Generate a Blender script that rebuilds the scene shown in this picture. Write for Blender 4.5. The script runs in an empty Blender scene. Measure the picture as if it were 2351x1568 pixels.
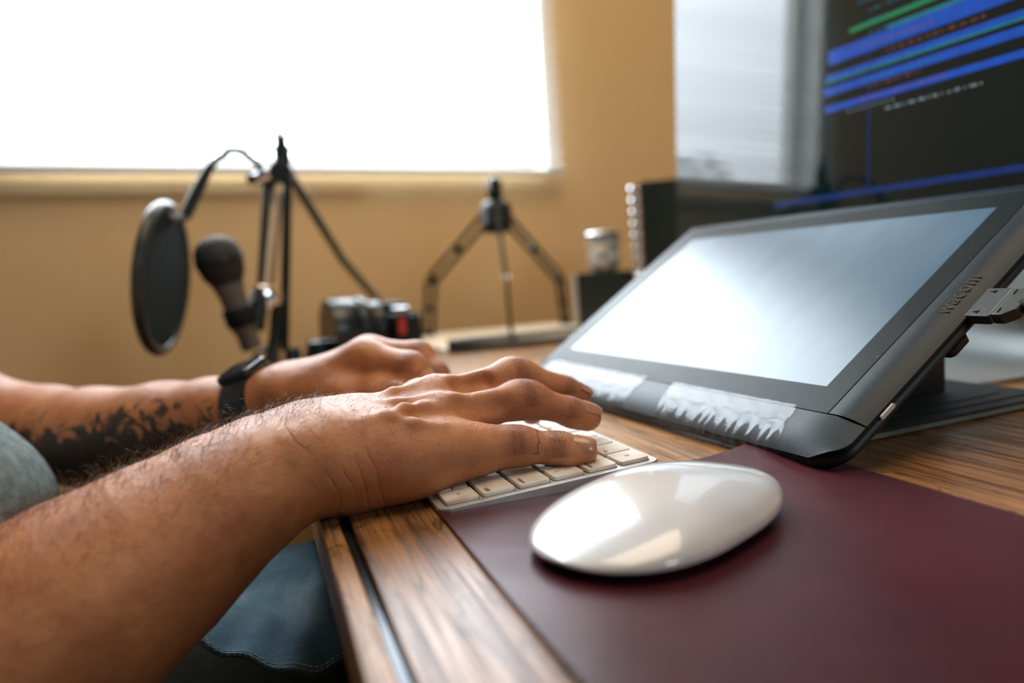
import bpy, bmesh, math, random
import numpy as np
from mathutils import Vector, Matrix
R = math.radians
SC = bpy.context.scene
COL = SC.collection

# ------------------------------------------------------------------ camera, world, light, exposure
cam_d = bpy.data.cameras.new('camera'); cam = bpy.data.objects.new('camera', cam_d); COL.objects.link(cam)
CAM = Vector((-0.0706, -0.3221, 0.1090))
yaw, pit, rol = 0.331, 0.0932, -0.0686
fwd = Vector((math.sin(yaw)*math.cos(pit), math.cos(yaw)*math.cos(pit), -math.sin(pit)))
r0 = Vector((math.cos(yaw), -math.sin(yaw), 0)); u0 = r0.cross(fwd)
r2 = math.cos(rol)*r0 + math.sin(rol)*u0; u2 = -math.sin(rol)*r0 + math.cos(rol)*u0
M = Matrix((r2, u2, -fwd)).transposed().to_4x4(); M.translation = CAM
cam.matrix_world = M
cam_d.sensor_width = 36.0; cam_d.lens = 26.03; cam_d.clip_start = 0.01; cam_d.clip_end = 60
cam_d.dof.use_dof = True; cam_d.dof.focus_distance = 0.375; cam_d.dof.aperture_fstop = 3.4
SC.camera = cam
SC.view_settings.view_transform = 'Standard'; SC.view_settings.look = 'None'
SC.view_settings.gamma = 1.0; SC.view_settings.use_curve_mapping = False
SC.view_settings.exposure = 0.15

SKY = 16.0            # daylight seen through the windows
w = bpy.data.worlds.new('sky'); SC.world = w; w.use_nodes = True
nt = w.node_tree; bg = nt.nodes['Background']
tc = nt.nodes.new('ShaderNodeTexCoord'); sp = nt.nodes.new('ShaderNodeSeparateXYZ'); nt.links.new(tc.outputs['Generated'], sp.inputs[0])
cr = nt.nodes.new('ShaderNodeValToRGB'); nt.links.new(sp.outputs['Z'], cr.inputs[0])
cr.color_ramp.elements[0].position = 0.0; cr.color_ramp.elements[0].color = (.76, .84, .92, 1)
cr.color_ramp.elements[1].position = 0.5; cr.color_ramp.elements[1].color = (.84, .92, 1.0, 1)
nt.links.new(cr.outputs[0], bg.inputs[0]); bg.inputs[1].default_value = SKY

# room frame: rx along the window wall, ry towards it, seen from the camera's foot (the room is turned 9.6 degrees to the desk)
UX = Vector((.9859, .1675, 0)); UY = Vector((-.1675, .9859, 0)); O2 = Vector((CAM.x, CAM.y, 0))
def rw(rx, ry, z): return O2 + UX*rx + UY*ry + Vector((0, 0, z))
ROOM_ROT = math.atan2(UX.y, UX.x)
WY = 1.42; FLOOR = -.74; CEIL = 1.72
WX0, WX1, WZ0, WZ1 = -.150, .906, .318, 1.66          # window opening in the far wall
BX0, BX1, BZ0, BZ1 = .45, 1.05, .90, 1.45              # unseen window added in the near wall behind the camera, for fill daylight

def area(name, loc, direction, sx, sy, power, color=(1, 1, 1), portal=False):
    l = bpy.data.lights.new(name, 'AREA'); l.shape = 'RECTANGLE'; l.size = sx; l.size_y = sy; l.energy = power; l.color = color
    o = bpy.data.objects.new(name, l); COL.objects.link(o); o.location = loc
    o.rotation_euler = Vector(direction).to_track_quat('-Z', 'Y').to_euler()
    l.cycles.is_portal = portal
    return o
area('window_portal', rw((WX0+WX1)/2, WY+.13, (WZ0+WZ1)/2), -UY, WX1-WX0, WZ1-WZ0, 1, portal=True)
area('fill_window_portal', rw((BX0+BX1)/2, -2.33, (BZ0+BZ1)/2), UY, BX1-BX0, BZ1-BZ0, 1, portal=True)  # portal for the added rear window
# overhead fill light, added to brighten the arms and the far wall
area('overhead_fill_light', rw(.42, .28, CEIL-.06), (0, 0, -1), 1.1, 1.1, 16, (1, .80, .60))

# ------------------------------------------------------------------ material helpers
def newmat(name):
    m = bpy.data.materials.new(name); m.use_nodes = True
    return m, m.node_tree, m.node_tree.nodes['Principled BSDF']
def N(nt, t, **kw):
    n = nt.nodes.new(t)
    for k, v in kw.items():
        if k in n.inputs: n.inputs[k].default_value = v
        else: setattr(n, k, v)
    return n
def ramp(nt, src, stops):
    c = nt.nodes.new('ShaderNodeValToRGB'); nt.links.new(src, c.inputs[0]); e = c.color_ramp.elements
    while len(e) < len(stops): e.new(.5)
    for i, (p, col) in enumerate(stops):
        e[i].position = p; e[i].color = (*col, 1) if len(col) == 3 else col
    return c
def mapping(nt, scale=(1, 1, 1), rot=(0, 0, 0), coord='Object'):
    t = nt.nodes.new('ShaderNodeTexCoord'); m = nt.nodes.new('ShaderNodeMapping'); m.inputs['Scale'].default_value = scale; m.inputs['Rotation'].default_value = rot
    nt.links.new(t.outputs[coord], m.inputs[0]); return m.outputs[0]
def mix(nt, fac, a, b, mode='MIX'):
    n = nt.nodes.new('ShaderNodeMix'); n.data_type = 'RGBA'; n.blend_type = mode
    for i, v in ((0, fac), (6, a), (7, b)):
        if hasattr(v, 'is_linked'): nt.links.new(v, n.inputs[i])
        elif i == 0: n.inputs[0].default_value = v
        else: n.inputs[i].default_value = (*v, 1)
    return n.outputs[2]
def math_n(nt, op, a, b=None, c=None):
    n = nt.nodes.new('ShaderNodeMath'); n.operation = op
    for i, v in enumerate((a, b, c)):
        if v is None: continue
        if hasattr(v, 'is_linked'): nt.links.new(v, n.inputs[i])
        else: n.inputs[i].default_value = v
    return n.outputs[0]
def bump(nt, b, h, strength=.3, dist=.001, prev=None):
    n = nt.nodes.new('ShaderNodeBump'); n.inputs['Strength'].default_value = strength; n.inputs['Distance'].default_value = dist
    nt.links.new(h, n.inputs['Height'])
    if prev: nt.links.new(prev, n.inputs['Normal'])
    nt.links.new(n.outputs[0], b.inputs['Normal']); return n.outputs[0]
def noise(nt, vec, scale, detail=3, rough=.5, dist=0):
    n = nt.nodes.new('ShaderNodeTexNoise'); n.inputs['Scale'].default_value = scale; n.inputs['Detail'].default_value = detail
    n.inputs['Roughness'].default_value = rough; n.inputs['Distortion'].default_value = dist
    if vec: nt.links.new(vec, n.inputs[0])
    return n.outputs[0]
def plain(name, col, rough=.5, metal=0, spec=.5, var=.08, nscale=60, bmp=0, coat=0, bscale=None):
    m, nt, b = newmat(name); v = mapping(nt)
    nz = noise(nt, v, nscale, 4)
    c0 = tuple(max(0, x*(1-var)) for x in col); c1 = tuple(min(1, x*(1+var)) for x in col)
    cr = ramp(nt, nz, [(.3, c0), (.7, c1)]); nt.links.new(cr.outputs[0], b.inputs['Base Color'])
    b.inputs['Roughness'].default_value = rough; b.inputs['Metallic'].default_value = metal; b.inputs['Specular IOR Level'].default_value = spec
    b.inputs['Coat Weight'].default_value = coat; b.inputs['Coat Roughness'].default_value = .08
    if bmp: bump(nt, b, noise(nt, v, bscale or nscale*8, 3), bmp, .0006)
    return m
def emit(name, col, s):
    m, nt, b = newmat(name); b.inputs['Base Color'].default_value = (.01, .01, .012, 1); b.inputs['Roughness'].default_value = .1
    v = mapping(nt); r = ramp(nt, noise(nt, v, 80, 2), [(.2, tuple(c*.75 for c in col)), (.8, col)])
    nt.links.new(r.outputs[0], b.inputs['Emission Color']); b.inputs['Emission Strength'].default_value = s
    return m

# ------------------------------------------------------------------ mesh helpers
class MB:
    def __init__(s): s.v = []; s.f = []
    def add(s, v, f):
        o = len(s.v); s.v += [tuple(p) for p in v]; s.f += [tuple(i+o for i in q) for q in f]; return s
    def box(s, lo, hi, T=None):
        v = [Vector((x, y, z)) for z in (lo[2], hi[2]) for y in (lo[1], hi[1]) for x in (lo[0], hi[0])]
        if T: v = [T @ p for p in v]
        return s.add(v, [(0, 2, 3, 1), (4, 5, 7, 6), (0, 1, 5, 4), (2, 6, 7, 3), (0, 4, 6, 2), (1, 3, 7, 5)])
    def tube(s, pts, rad, n=12, caps=True, flat=1.0, up=None):
        pts = [Vector(p) for p in pts]; rad = rad if hasattr(rad, '__len__') else [rad]*len(pts)
        vs = []; ref = Vector(up) if up else Vector((.13, .21, .97)); prev = None
        for i, p in enumerate(pts):
            t = (pts[min(i+1, len(pts)-1)] - pts[max(i-1, 0)]).normalized()
            a = (prev if prev is not None else ref); a = (a - t*a.dot(t))
            if a.length < 1e-6: a = t.orthogonal()
            a.normalize(); prev = a; b = t.cross(a)
            for k in range(n):
                th = 2*math.pi*k/n; vs.append(p + a*math.cos(th)*rad[i] + b*math.sin(th)*rad[i]*flat)
        fs = [(i*n+k, i*n+(k+1) % n, (i+1)*n+(k+1) % n, (i+1)*n+k) for i in range(len(pts)-1) for k in range(n)]
        if caps: fs += [tuple(range(n-1, -1, -1)), tuple((len(pts)-1)*n+k for k in range(n))]
        return s.add(vs, fs)
    def lathe(s, prof, n=32, T=None):
        vs = []; fs = []
        for (r, z) in prof:
            for k in range(n):
                th = 2*math.pi*k/n; p = Vector((r*math.cos(th), r*math.sin(th), z)); vs.append(T @ p if T else p)
        for i in range(len(prof)-1):
            for k in range(n): fs.append((i*n+k, i*n+(k+1) % n, (i+1)*n+(k+1) % n, (i+1)*n+k))
        fs += [tuple(range(n-1, -1, -1)), tuple((len(prof)-1)*n+k for k in range(n))]
        return s.add(vs, fs)
    def prism(s, outline, z0, z1, T=None):
        n = len(outline); v = [Vector((x, y, z0)) for x, y in outline] + [Vector((x, y, z1)) for x, y in outline]
        if T: v = [T @ p for p in v]
        return s.add(v, [tuple(range(n-1, -1, -1)), tuple(range(n, 2*n))] + [(i, (i+1) % n, n+(i+1) % n, n+i) for i in range(n)])
    def build(s, name, mat, parent=None, smooth=False, bevel=0, seg=2, world=False, auto=None):
        me = bpy.data.meshes.new(name)
        V = s.v
        o = bpy.data.objects.new(name, me); COL.objects.link(o)
        if parent:
            o.parent = parent
            if world:
                Mi = parent_matrix(parent).inverted(); V = [tuple(Mi @ Vector(p)) for p in V]
        me.from_pydata(V, [], s.f); me.update()
        bm = bmesh.new(); bm.from_mesh(me); bmesh.ops.recalc_face_normals(bm, faces=bm.faces)
        if bevel:
            ed = [e for e in bm.edges if len(e.link_faces) == 2 and e.calc_face_angle(0) > .5]
            bmesh.ops.bevel(bm, geom=ed, offset=bevel, segments=seg, affect='EDGES', profile=.5, clamp_overlap=True)
        bm.to_mesh(me); bm.free()
        if mat: me.materials.append(mat)
        if bevel: o.modifiers.new('wn', 'WEIGHTED_NORMAL').keep_sharp = True
        if smooth or bevel:
            for p in me.polygons: p.use_smooth = True
            try: me.set_sharp_from_angle(angle=R(auto or 40))
            except Exception: pass
        return o
MATS = {}
def parent_matrix(o):
    m = o.matrix_basis.copy(); p = o.parent
    while p: m = p.matrix_basis @ m; p = p.parent
    return m
def tag(o, label=None, cat=None, group=None, kind=None):
    if label: o['label'] = label
    if cat: o['category'] = cat
    if group: o['group'] = group
    if kind: o['kind'] = kind
    return o
def thing(name, label, cat, loc=(0, 0, 0), rz=0, mat=None, group=None):
    o = bpy.data.objects.new(name, None); COL.objects.link(o); o.empty_display_size = .02
    if mat is not None: o.matrix_basis = mat
    else: o.location = loc; o.rotation_euler = (0, 0, rz)
    return tag(o, label, cat, group)
def rrect(x0, y0, x1, y1, r, n=5):
    P = []
    for cx, cy, a in ((x1-r, y1-r, 0), (x0+r, y1-r, 90), (x0+r, y0+r, 180), (x1-r, y0+r, 270)):
        for k in range(n+1):
            t = R(a+90*k/n); P.append((cx+r*math.cos(t), cy+r*math.sin(t)))
    return P
def text_obj(name, s, size, mat, parent, M4, ext=.00004, align='LEFT', space=1.0):
    c = bpy.data.curves.new(name, 'FONT'); c.body = s; c.size = size; c.extrude = ext; c.align_x = align; c.space_character = space
    o = bpy.data.objects.new(name, c); COL.objects.link(o)
    bpy.context.view_layer.update()
    me = bpy.data.meshes.new_from_object(o); bpy.data.objects.remove(o); bpy.data.curves.remove(c)
    o = bpy.data.objects.new(name, me); COL.objects.link(o); me.transform(M4); me.materials.clear(); me.materials.append(mat)
    o.parent = parent; return o

# ------------------------------------------------------------------ materials
def wall_mat():
    m, nt, b = newmat('tan_wall_paint'); v = mapping(nt)
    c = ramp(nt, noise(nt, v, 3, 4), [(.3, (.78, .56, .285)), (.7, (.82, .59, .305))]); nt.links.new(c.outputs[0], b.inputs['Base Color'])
    b.inputs['Roughness'].default_value = .75; bump(nt, b, noise(nt, v, 240, 4), .25, .001); return m
WALL = wall_mat(); WALL_DARK = plain('darkened_wall_paint', (.11, .10, .085), .8, nscale=3)  # dark version for out-of-view walls, darkened to cut fill light and reflections
CEILM = plain('ceiling_paint', (.50, .48, .44), .9)
FLOORM = plain('floor_boards', (.22, .12, .05), .35, nscale=6, var=.25)
WHITE = plain('white_paint', (.82, .82, .80), .45)
def wood_mat(name, dark=1.0, sc=1.0, rough=.3):
    m, nt, b = newmat(name)
    v = mapping(nt, (26*sc, 1.6*sc, 26*sc))
    big = noise(nt, v, 1.0, 5, .6, 1.2)
    v2 = mapping(nt, (260, 7, 260)); fine = noise(nt, v2, 1.6, 4, .7, .4)
    c1 = ramp(nt, big, [(.25, (.14*dark, .060*dark, .022*dark)), (.45, (.36*dark, .17*dark, .060*dark)), (.62, (.52*dark, .29*dark, .12*dark)), (.8, (.26*dark, .115*dark, .04*dark))])
    c2 = ramp(nt, fine, [(.38, (.18, .16, .15)), (.56, (1, 1, 1))])
    col = mix(nt, .8, c1.outputs[0], c2.outputs[0], 'MULTIPLY')
    vein = noise(nt, mapping(nt, (30, 9, 30), (0, 0, .5)), .8, 3, .5, 2.5)
    vr = ramp(nt, vein, [(.485, (1, 1, 1)), (.5, (.12, .10, .10)), (.515, (1, 1, 1))])
    col = mix(nt, .75, col, vr.outputs[0], 'MULTIPLY')
    nt.links.new(col, b.inputs['Base Color'])
    rr = ramp(nt, fine, [(.3, (rough+.25,)*3), (.6, (rough,)*3)]); nt.links.new(rr.outputs[0], b.inputs['Roughness'])
    b.inputs['Specular IOR Level'].default_value = .36; b.inputs['Coat Weight'].default_value = .06; b.inputs['Coat Roughness'].default_value = .22
    bump(nt, b, fine, .18, .0005); return m
WOOD = wood_mat('oiled_walnut'); WOOD2 = wood_mat('walnut_edge', 1.0, 1.3, .38)
BLACK = plain('black_plastic', (.008, .013, .015), .42, spec=.3, var=.2, bmp=.05, nscale=200)
BLACKG = plain('black_gloss', (.006, .009, .011), .12)
DARKM = plain('dark_metal', (.035, .042, .043), .35, metal=.8)
CHROME = plain('chrome', (.75, .76, .78), .12, metal=1, var=.03)
ALU = plain('aluminium', (.62, .64, .65), .33, metal=1, var=.03)
ALUW = plain('keyboard_aluminium', (.66, .67, .66), .38, metal=.7, var=.04, nscale=30)
RUBBER = plain('black_rubber', (.007, .010, .011), .6, spec=.25, var=.2)
INK = plain('grey_ink', (.10, .10, .10), .6)

# ------------------------------------------------------------------ room shell
T = 0.14
def wallbox(name, rx0, rx1, ry0, ry1, z0, z1, mat):
    b = MB(); b.add([rw(x, y, z) for z in (z0, z1) for y in (ry0, ry1) for x in (rx0, rx1)],
          [(0, 2, 3, 1), (4, 5, 7, 6), (0, 1, 5, 4), (2, 6, 7, 3), (0, 4, 6, 2), (1, 3, 7, 5)])
    return b
LX, RX, NY = -1.9, 1.9, -2.2
def rects(name, parts, mat):
    b = MB()
    for p in parts: q = wallbox(name, *p, mat); b.add(q.v, q.f)
    return tag(b.build(name, mat), kind='structure')
rects('floor', [(LX-T, RX+T, NY-T, WY+T, FLOOR-.1, FLOOR)], FLOORM)
rects('ceiling', [(LX-T, RX+T, NY-T, WY+T, CEIL, CEIL+.1)], CEILM)
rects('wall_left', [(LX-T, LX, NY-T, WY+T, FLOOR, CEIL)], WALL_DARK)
rects('wall_right', [(RX, RX+T, NY-T, WY+T, FLOOR, CEIL)], WALL)
rects('wall_far', [(LX, WX0, WY, WY+T, FLOOR, CEIL), (WX1, RX, WY, WY+T, FLOOR, CEIL), (WX0, WX1, WY, WY+T, FLOOR, WZ0), (WX0, WX1, WY, WY+T, WZ1, CEIL)], WALL)
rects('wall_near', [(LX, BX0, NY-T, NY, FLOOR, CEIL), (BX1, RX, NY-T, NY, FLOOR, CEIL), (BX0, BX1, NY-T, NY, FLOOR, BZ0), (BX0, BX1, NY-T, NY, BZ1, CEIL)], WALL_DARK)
rects('trim_1', [(WX0-.05, WX0+.62, WY-.005, WY, WZ0-.036, WZ0-.012)], WALL)
rects('trim_2', [(WX0, WX0+.012, WY, WY+.069, WZ0, WZ1), (WX1-.012, WX1, WY, WY+.069, WZ0, WZ1), (WX0+.012, WX1-.012, WY, WY+.069, WZ0, WZ0+.010), (WX0+.012, WX1-.012, WY, WY+.069, WZ1-.012, WZ1)], WHITE)
def glass_mat():
    m, nt, b = newmat('window_glass'); nt.nodes.remove(b); out = nt.nodes['Material Output']
    t = nt.nodes.new('ShaderNodeBsdfTransparent'); g = nt.nodes.new('ShaderNodeBsdfGlossy'); g.inputs['Roughness'].default_value = .02
    mx = nt.nodes.new('ShaderNodeMixShader'); mx.inputs[0].default_value = .06
    nt.links.new(t.outputs[0], mx.inputs[1]); nt.links.new(g.outputs[0], mx.inputs[2]); nt.links.new(mx.outputs[0], out.inputs[0]); return m
PANE = glass_mat()
def window(name, x0, x1, z0, z1, ry):
    b = MB(); f = .035
    for q in ((x0, x0+f, z0, z1), (x1-f, x1, z0, z1), (x0+f, x1-f, z0, z0+f), (x0+f, x1-f, z1-f, z1), ((x0+x1)/2-.015, (x0+x1)/2+.015, z0+f, z1-f)):
        k = wallbox('', q[0], q[1], ry-.02, ry+.02, q[2], q[3], None); b.add(k.v, k.f)
    o = tag(b.build(name, WHITE), kind='structure')
    xm = (x0+x1)/2
    for a, c in ((x0+f, xm-.015), (xm+.015, x1-f)):
        k = wallbox('', a, c, ry-.002, ry+.002, z0+f, z1-f, None); k.build('pane', PANE, o)
window('window_1', WX0, WX1, WZ0, WZ1, WY+.09)
window('fill_window', BX0, BX1, BZ0, BZ1, NY-.07)  # added behind the camera so extra daylight fills the room

# outside: garden hedge and neighbour's house behind the blinds
HEDGE = plain('hedge_leaves', (.10, .14, .07), .8, nscale=20, var=.4)
GROUNDM = plain('garden_ground', (.35, .34, .26), .9, nscale=3, var=.3)
b = MB(); b.add([rw(-14, 1.7, -1.0), rw(16, 1.7, -1.0), rw(16, 24, -1.0), rw(-14, 24, -1.0), rw(-14, 1.7, -1.3), rw(16, 1.7, -1.3), rw(16, 24, -1.3), rw(-14, 24, -1.3)],
     [(0, 1, 2, 3), (7, 6, 5, 4), (0, 4, 5, 1), (1, 5, 6, 2), (2, 6, 7, 3), (3, 7, 4, 0)])
tag(b.build('ground', GROUNDM), kind='structure')
random.seed(4)
b = MB()
for k in range(60):
    cx = -9+k*.3+random.uniform(-.1, .1); h = random.uniform(.6, 1.1); rr = random.uniform(.35, .5)
    T4 = Matrix.Translation(rw(cx, 7+random.uniform(-.2, .2), -1.0))
    b.lathe([(rr*.7, 0), (rr*1.05, h*.3), (rr*.95, h*.75), (rr*.5, h)], 9, T4)
tag(b.build('hedge', HEDGE, smooth=True), 'dark hedge in the garden beyond the slatted window', 'hedge', kind='stuff')

LEAF = plain('tree_leaves', (.40, .43, .38), .8, nscale=8, var=.4); BARK = plain('tree_bark', (.10, .08, .06), .9, nscale=6, var=.4)
for n_t, (tx, ty, hh, lab) in enumerate(((-2.9, 8.6, 2.3, 'small loose garden tree outside the blinds, nearest the window'), (-5.0, 9.9, 3.2, 'taller dense garden tree beyond the hedge outside'))):
    tr_ = thing('tree', lab, 'tree', rw(tx, ty, -1.0)); rnd = random.Random(20+n_t)
    MB().tube([(0, 0, 0), (.03, .02, hh*.4), (0, .05, hh*.75)], [.10, .08, .04], 8).build('trunk', BARK, tr_, smooth=True)
    for k in range(6):
        a = k*1.05; MB().tube([(0, .02, hh*(.35+.05*k)), (.35*math.cos(a), .35*math.sin(a), hh*(.5+.05*k)), (.7*math.cos(a), .7*math.sin(a), hh*(.6+.06*k))], [.04, .025, .01], 6).build('branch', BARK, tr_, smooth=True)
    fb = MB()
    for k in range(520):
        a = rnd.uniform(0, 6.283); r_ = .95*rnd.random()**.5; z_ = hh*(.40+.60*rnd.random()); r_ *= math.sin(math.pi*min(1, max(.12, (z_/hh-.3)/.8)))
        c_ = Vector((r_*math.cos(a), r_*math.sin(a), z_)); u_ = Vector((rnd.gauss(0, 1), rnd.gauss(0, 1), rnd.gauss(0, 1))).normalized()*.07; v_ = u_.orthogonal().normalized()*.05
        fb.add([c_-u_, c_+v_, c_+u_, c_-v_], [(0, 1, 2, 3)])
    fb.build('foliage', LEAF, tr_)['kind'] = 'stuff'

# ------------------------------------------------------------------ window blinds
def slat_mat():
    m, nt, b = newmat('white_slat'); out = nt.nodes['Material Output']
    b.inputs['Base Color'].default_value = (.86, .86, .85, 1); b.inputs['Roughness'].default_value = .4
    tr = nt.nodes.new('ShaderNodeBsdfTranslucent'); tr.inputs[0].default_value = (.85, .85, .84, 1)
    mx = nt.nodes.new('ShaderNodeMixShader'); mx.inputs[0].default_value = .15
    nt.links.new(b.outputs[0], mx.inputs[1]); nt.links.new(tr.outputs[0], mx.inputs[2]); nt.links.new(mx.outputs[0], out.inputs[0]); return m
SLAT = slat_mat()
SX0, SX1 = -.165, .912; SY = WY-.032
bl = thing('window_blinds', 'white horizontal slatted blinds glowing with daylight over the window', 'blinds', rw(0, SY, .31), ROOM_ROT)
PITCH = .0215; TILT = R(36)
b = MB(); prof = []
for k in range(5):
    s_ = -1+2*k/4; prof.append((s_*.0125, .0016*(1-s_*s_)))
def slat_mesh():
    vs = []; fs = []
    for x in (SX0, SX1):
        for sgn in (0, .0004):
            for (a, h) in prof:
                yy = a*math.cos(TILT) - (h+sgn)*math.sin(TILT); zz = a*math.sin(TILT) + (h+sgn)*math.cos(TILT)
                vs.append((x, yy, zz))
    for s2 in (0, 5):
        for k in range(4): fs.append((s2+k, s2+k+1, s2+k+11, s2+k+10))
    fs += [(0, 5, 15, 10), (4, 14, 19, 9)]
    fs += [(k, k+1, k+6, k+5) for k in range(4)] + [(10+k, 15+k, 16+k, 11+k) for k in range(4)]
    return vs, fs
v, f = slat_mesh(); first = MB().add(v, f).build('slat', SLAT, bl, smooth=True)
first.location = (0, 0, .028)
nsl = 64; random.seed(2)
for i in range(1, nsl):
    c = first.copy(); COL.objects.link(c); c.parent = bl; c.location = (0, 0, .028+i*PITCH); c.rotation_euler = (random.uniform(-.04, .04), 0, 0)
MB().prism(rrect(-.012, -.006, .012, .006, .004), SX0, SX1, Matrix(((0, 0, 1, 0), (1, 0, 0, 0), (0, 1, 0, 0), (0, 0, 0, 1)))).build('bottom_rail', SLAT, bl, smooth=True).location = (0, 0, .010)
MB().box((SX0, -.014, 0), (SX1, .014, .028)).build('head_rail', WHITE, bl, bevel=.002).location = (0, 0, .035+nsl*PITCH)
for x in (-.06, .37, .80):
    MB().tube([(x, -.0135, .012), (x, -.0135, .03+nsl*PITCH)], .0007, 5).build('lift_cord', WHITE, bl)
CLEAR = plain('grey_wand_plastic', (.32, .34, .36), .3)
MB().tube([(-.105, -.030, .085), (-.103, -.03, .6), (-.10, -.018, nsl*PITCH+.03)], .0045, 8).build('tilt_wand', CLEAR, bl, smooth=True)

# ------------------------------------------------------------------ desk
desk = thing('desk', 'dark walnut desk with a black inlaid strip along its front edge', 'desk', (0.3, .1, FLOOR))
DY0, DY1, DX1 = -.75, 1.015, .76
def wbox(name, lo, hi, mat, parent, bevel=.001, seg=2): return MB().box(lo, hi).build(name, mat, parent, bevel=bevel, seg=seg, world=True)
bpy.context.view_layer.update()
xs = [-.0385, .118, .275, .43, .60, DX1]
for i in range(5):
    o = wbox('tabletop_board', (xs[i]+(0 if i == 0 else .0001), DY0, -.028), (xs[i+1]-.0001, DY1, 0), WOOD, desk, .0006 if i else .0018)
wbox('front_edge_board', (-.0515, DY0, -.030), (-.0425, DY1, -.001), WOOD2, desk, .0015)
INLAY = plain('inlay_strip', (.02, .03, .04), .22, metal=.5)
wbox('inlay_strip', (-.0424, DY0, -.028), (-.0386, DY1, -.0035), INLAY, desk, .0008)
wbox('apron', (-.02, DY0+.03, -.10), (0, DY1-.03, -.0285), WOOD2, desk)
for x in (.0, .68):
    for y in (DY0+.06, DY1-.12):
        wbox('leg', (x, y, FLOOR), (x+.06, y+.06, -.0285), WOOD2, desk)

# ------------------------------------------------------------------ leather desk pad
def leather():
    m, nt, b = newmat('burgundy_leather'); v = mapping(nt)
    c = ramp(nt, noise(nt, v, 9, 4), [(.3, (.038, .010, .015)), (.7, (.074, .016, .022))]); nt.links.new(c.outputs[0], b.inputs['Base Color'])
    b.inputs['Specular IOR Level'].default_value = .16; rr = ramp(nt, noise(nt, v, 14, 3), [(.3, (.32,)*3), (.7, (.42,)*3)]); nt.links.new(rr.outputs[0], b.inputs['Roughness'])
    h = noise(nt, v, 900, 3); n1 = bump(nt, b, noise(nt, v, 22, 2), .25, .002); bump(nt, b, h, .10, .0004, n1); return m
LEATHER = leather()
def pad():
    x0, x1, y0, y1, r = 0.0, .2005, -.62, .0155, .008
    nx, ny = 44, 90; vs = []; fs = []
    for j in range(ny+1):
        for i in range(nx+1):
            u = i/nx; vv = j/ny
            x = x0+(x1-x0)*u; y = y0+(y1-y0)*vv
            for cx, cy, sx, sy in ((x0+r, y1-r, -1, 1), (x1-.020, y1-.020, 1, 1)):
                rr_ = r if sx < 0 else .020
                dx = (x-cx)*sx; dy = (y-cy)*sy
                if dx > 0 and dy > 0:
                    m_ = max(dx, dy); d = math.hypot(dx, dy)
                    if d > 0: k = m_/d; x = cx+dx*k*sx; y = cy+dy*k*sy
            lift = .0045*math.exp(-((x-.190)/.028)**2-((y-.012)/.03)**2) + .0006*math.sin(x*70+1)*math.sin(y*31)
            vs.append((x, y, .0024+max(lift, 0)))
    n = (nx+1)*(ny+1)
    vs += [(x, y, max(z-.0022, .0002)) for x, y, z in vs]
    for j in range(ny):
        for i in range(nx):
            a = j*(nx+1)+i; q = (a, a+1, a+nx+2, a+nx+1); fs.append(q); fs.append(tuple(k+n for k in reversed(q)))
    bd = [i for i in range(nx+1)] + [(j+1)*(nx+1)-1 for j in range(1, ny+1)] + [ny*(nx+1)+i for i in range(nx-1, -1, -1)] + [j*(nx+1) for j in range(ny-1, 0, -1)]
    for k in range(len(bd)): a, c = bd[k], bd[(k+1) % len(bd)]; fs.append((a, a+n, c+n, c))
    return MB().add(vs, fs)
o = pad().build('desk_pad', LEATHER, smooth=True, auto=50)
tag(o, 'burgundy leather desk pad under the white mouse, one corner slightly curled', 'desk pad')

# ------------------------------------------------------------------ keyboard
KW, KD = .2789, .1149
kb = thing('keyboard', 'slim aluminium keyboard with white keys under the typing hands', 'keyboard', (0, 0, 0))
def kz(x): return .0036+x*.0066/KD
b = MB(); ol = rrect(0, 0, KD, KW, .0055, 6)
vs = [(x, y, .0012 + (0 if x < .01 else 0)) for x, y in ol] + [(x, y, kz(x)) for x, y in ol]; n = len(ol)
b.add(vs, [tuple(range(n-1, -1, -1)), tuple(range(n, 2*n))] + [(i, (i+1) % n, n+(i+1) % n, n+i) for i in range(n)])
b.build('case', ALUW, kb, bevel=.0004, seg=2)
for y in (.02, KW-.02):
    for x in (.012, KD-.012): MB().lathe([(.004, 0), (.004, .0014)], 12, Matrix.Translation((x, y, 0))).build('foot', RUBBER, kb)
def key_mat():
    m, nt, b = newmat('worn_white_key'); v = mapping(nt)
    c = ramp(nt, noise(nt, v, 55, 4), [(.35, (.60, .51, .42)), (.6, (.80, .77, .72))]); nt.links.new(c.outputs[0], b.inputs['Base Color'])
    b.inputs['Roughness'].default_value = .38; bump(nt, b, noise(nt, v, 2500, 2), .08, .0003); return m
KEY = key_mat(); WELL = plain('key_well', (.03, .035, .03), .7)
U = .0188; m_ = .0042; g_ = .0022; p_ = .0181
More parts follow.
